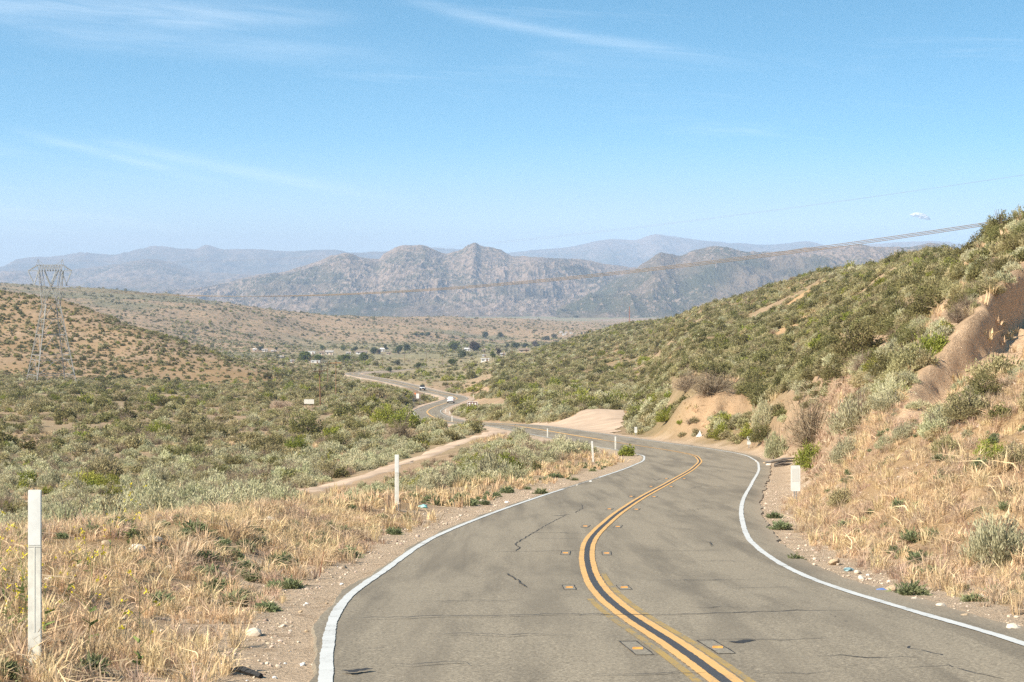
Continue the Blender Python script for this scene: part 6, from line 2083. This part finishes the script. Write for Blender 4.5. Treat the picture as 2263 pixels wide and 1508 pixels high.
m_stone = [mat_simple('pale_stone', (0.58, 0.49, 0.38), .9, var=.2, scale=6), mat_simple('tan_stone', (0.44, 0.32, 0.20), .9, var=.25, scale=6), mat_simple('white_stone', (0.72, 0.69, 0.63), .85, var=.12, scale=6)]
SM = [[], [], []]
for j in range(3):
    for i in range(3):
        me = stone_mesh(800 + i); me.materials.append(m_stone[j]); SM[j].append(me)
STONES = [(755, 1293, 10, 2), (672, 1339, 7, 2), (678, 1336, 9, 2), (583, 1341, 12, 2), (625, 1386, 14, 0), (668, 1471, 15, 2), (660, 1421, 9, 0), (641, 1396, 9, 0), (722, 1335, 8, 1), (678, 1397, 11, 1), (664, 1354, 12, 1), (560, 1405, 40, 0), (607, 1500, 12, 2), (546, 1506, 7, 2),
          (10, 1188, 26, 2), (302, 1222, 44, 0), (340, 1200, 40, 0), (166, 1228, 10, 0), (235, 1205, 24, 1), (600, 1162, 44, 0), (735, 1232, 16, 0), (375, 1258, 20, 0), (180, 1255, 30, 0), (110, 1285, 24, 0), (690, 1470, 6, 0), (590, 1468, 10, 0), (630, 1468, 8, 2), (640, 1440, 7, 1), (700, 1300, 6, 0), (815, 1222, 9, 0), (845, 1195, 8, 0),
          (1895, 1268, 18, 0), (1904, 1280, 18, 0), (1918, 1273, 10, 2), (1971, 1307, 30, 1), (2021, 1327, 15, 0), (2080, 1345, 28, 0), (2130, 1366, 22, 1), (2155, 1372, 22, 0), (2240, 1395, 38, 0), (1842, 1248, 28, 1), (1941, 1226, 12, 2), (1976, 1313, 10, 1), (2111, 1303, 8, 2), (2165, 1325, 26, 0), (1800, 1237, 10, 0), (1765, 1214, 8, 0),
          (1740, 1190, 8, 0), (1725, 1160, 7, 0), (1700, 1030, 14, 0), (1690, 1026, 10, 1), (1672, 1022, 8, 0), (2200, 1388, 10, 1), (2065, 1338, 9, 0), (1870, 1258, 8, 2), (1150, 1116, 9, 2), (1120, 1112, 10, 2), (1135, 1124, 7, 0), (1305, 1067, 10, 2), (1170, 1104, 7, 0), (1085, 1130, 6, 0), (1275, 1075, 8, 0)]
for i, (px, py, w, tn) in enumerate(STONES):
    p = hit(px, py); s = w * p.y / F * 1.1
    o = put('stone', SM[tn][i % 3], None, None, (p.x, p.y, p.z + s * .14), (RNG.normal(0, .2), RNG.normal(0, .2), RNG.uniform(0, 6.28)), s)
    side = 'gravel shoulder and verge left of the road' if px < 1500 else 'foot of the cut bank right of the road'
    props(o, '%s %s stone lying at the %s' % ('large' if w > 19 else 'small', ('pale', 'tan', 'white')[tn], side), 'stone', '%s %s stones at the %s' % ('large' if w > 19 else 'small', ('pale', 'tan', 'white')[tn], side))
GS = []
m_grav = mat_leaf('gravel_stone', (0.30, 0.22, 0.155), (0.64, 0.52, 0.40), trans=0)
for i in range(5):
    me = stone_mesh(820 + i); a = me.attributes.new('tint', 'FLOAT', 'POINT'); a.data.foreach_set('value', np.full(len(me.vertices), i / 5 + .1, np.float32)); me.materials.append(m_grav); GS.append(me)
gcoll = source_collection('gravel_source', GS)
px, row, d, X, Z = candidates(100, 2300, 13, 75, 75, 0)
rd = gsample(RD, X, d)
m = (rd > 3.42) & (rd < 3.6 + RNG.exponential(.75, len(X))) & (RNG.uniform(0, 1, len(X)) < .25 + .75 * sstep(.4, .6, fbm(X * 1.5, d * 1.5, 281, 3)))
X, d, Z = X[m], d[m], Z[m]; k_ = len(X)
s = .012 + RNG.exponential(.014, k_)
scatter('gravel', gcoll, np.stack([X, d, Z + s * .1], 1), RNG.uniform(0, 6.28, (k_, 3)) * np.array([.1, .1, 1]), np.stack([s, s, s], 1), RNG.integers(0, 5, k_), 'loose gravel strewn along the road shoulders', 'gravel')
# clods on the bare earth face
px, row, d, X, Z = candidates(1930, 2400, 40, 62, 9, 0)
m = RNG.uniform(0, 1, len(X)) < sstep(.45, .6, fbm(X * .8, d * .8, 283, 3))
X, d, Z = X[m], d[m], Z[m]; k_ = len(X); s = .03 + RNG.exponential(.035, k_)
scatter('earth_clods', gcoll, np.stack([X, d, Z + s * .1], 1), RNG.uniform(0, 6.28, (k_, 3)) * np.array([.1, .1, 1]), np.stack([s, s, s], 1), RNG.integers(0, 5, k_), 'loose earth clods on the bare slope', 'gravel')
p0, p1 = hit(509, 1489), hit(577, 1500)
props(MB().tube([p0 + Vector((0, 0, .03)), p0.lerp(p1, .4) + Vector((0, .02, .045)), p1 + Vector((0, 0, .02))], [.012, .03, .022], 5).build('rubber_strip', m_tyre), 'black strip of torn tyre rubber on the gravel shoulder', 'litter')
p = hit(706, 1275)
props(MB().tube([p, p + Vector((.03, .02, .18)), p + Vector((.06, .02, .36))], [.008, .007, .005], 5).build('dead_stalk', mat_simple('rusty_stalk', (0.20, .075, .04), .8)), 'dark red dead stalk on the gravel shoulder', 'stalk')
m_blue = mat_simple('blue_plastic', (0.12, 0.2, 0.42), .4)
for px, py, lab, mt in ((1950, 1309, 'crumpled blue plastic litter beside a large stone', m_blue), (1875, 1262, 'faded blue-green litter at the bank foot', mat_simple('faded_teal_plastic', (.22, .33, .34), .5)), (935, 1122, 'scrap of turquoise litter on the grassy verge', mat_simple('turquoise_plastic', (.3, .6, .55), .5))):
    p = hit(px, py); bm = bmesh.new(); bmesh.ops.create_icosphere(bm, subdivisions=2, radius=.05 * max(1, p.y / 30))
    for v in bm.verts: v.co = Vector((v.co.x * 1.5, v.co.y * 1.1, v.co.z * .6)) * RNG.uniform(.7, 1.3)
    props(MB().bm(bm).build('plastic_litter', mt, loc=p + Vector((0, 0, .02))), lab, 'litter')
# driftwood at the bank foot by the bend
p = hit(1700, 1032)
lg = MB()
for k_ in range(5):
    a = p + Vector((RNG.uniform(-.6, .4), RNG.uniform(-.5, .5), .08 + .05 * k_)); b2 = a + Vector((RNG.uniform(.8, 1.6), RNG.uniform(-.6, .6), RNG.uniform(.0, .25)))
    lg.tube([a, a.lerp(b2, .5) + Vector((0, 0, .06)), b2], [.07, .06, .03], 6)
props(lg.build('dead_branch', mat_simple('grey_deadwood', (.16, .14, .12), .9, var=.3, scale=5), smooth=True), 'grey dead branch heap beside the edge line at the bend', 'branch')

# ------------------------------------------------------------------ one small cloud
m_cloud = mat_simple('cloud_vapour', (0.62, 0.62, 0.64), 1.0, spec=0.0)
CD = 21000; cc = pix(2032, 479, CD); k = CD / F
bm = bmesh.new(); rgc = random.Random(3)
for (dx, dz, r) in ((-12, 3, 3.5), (-8, 5, 4), (-3, 5, 4.5), (2, 3, 5), (7, 1, 5), (12, -2, 4.5), (16, -4, 3.5), (-17, 4, 2.2), (20, -6, 2.2), (5, -2, 4), (-6, 2, 3), (23, -7, 1.2), (-21, 4.5, 1.0)):
    q_ = bmesh.ops.create_icosphere(bm, subdivisions=3, radius=1.55 * r * k)
    for vv in q_['verts']:
        vv.co = Vector((vv.co.x * 1.25, vv.co.y, vv.co.z * .62)) * (1 + rgc.uniform(-.12, .12)) + Vector((dx * k, rgc.uniform(-2, 2), dz * k))
cm_ = MB().bm(bm)
me = make_mesh('cloud', cm_.v, cm_.f)
cl_o = put('cloud', me, m_cloud, None, cc)
rm_ = cl_o.modifiers.new('merge', 'REMESH'); rm_.mode = 'VOXEL'; rm_.voxel_size = 5.0
props(cl_o, 'single small white cloud above the green ridge', 'cloud')

# ------------------------------------------------------------------ the air over the valley
m_haze = bpy.data.materials.new('haze_air'); m_haze.use_nodes = True
n = NT(m_haze.node_tree)
o = n.n('ShaderNodeOutputMaterial'); v = n.n('ShaderNodeVolumePrincipled')
n.l(v.outputs[0], o.inputs['Volume'])
v.inputs['Color'].default_value = (0.65, 0.79, 1.0, 1)
v.inputs['Density'].default_value = HAZE
v.inputs['Anisotropy'].default_value = 0.0
z_low = min([float(GZ.min())] + [min(v_.co.z for v_ in ob_.data.vertices) for ob_ in bpy.data.objects if 'mountain' in ob_.name])
z_high = max([max(v_.co.z for v_ in ob_.data.vertices) for ob_ in bpy.data.objects if 'mountain' in ob_.name])
print('haze from', z_low, 'to', z_high)
hz = MB().box(-9000, 9000, -400, 22500, z_low - 1.0, z_high + 15.0).build('haze', m_haze)
props(hz, 'thin blue haze filling the valley air', 'haze', kind='stuff')
print('scene built in %.1f s' % (time.time() - T0), len(bpy.data.objects))
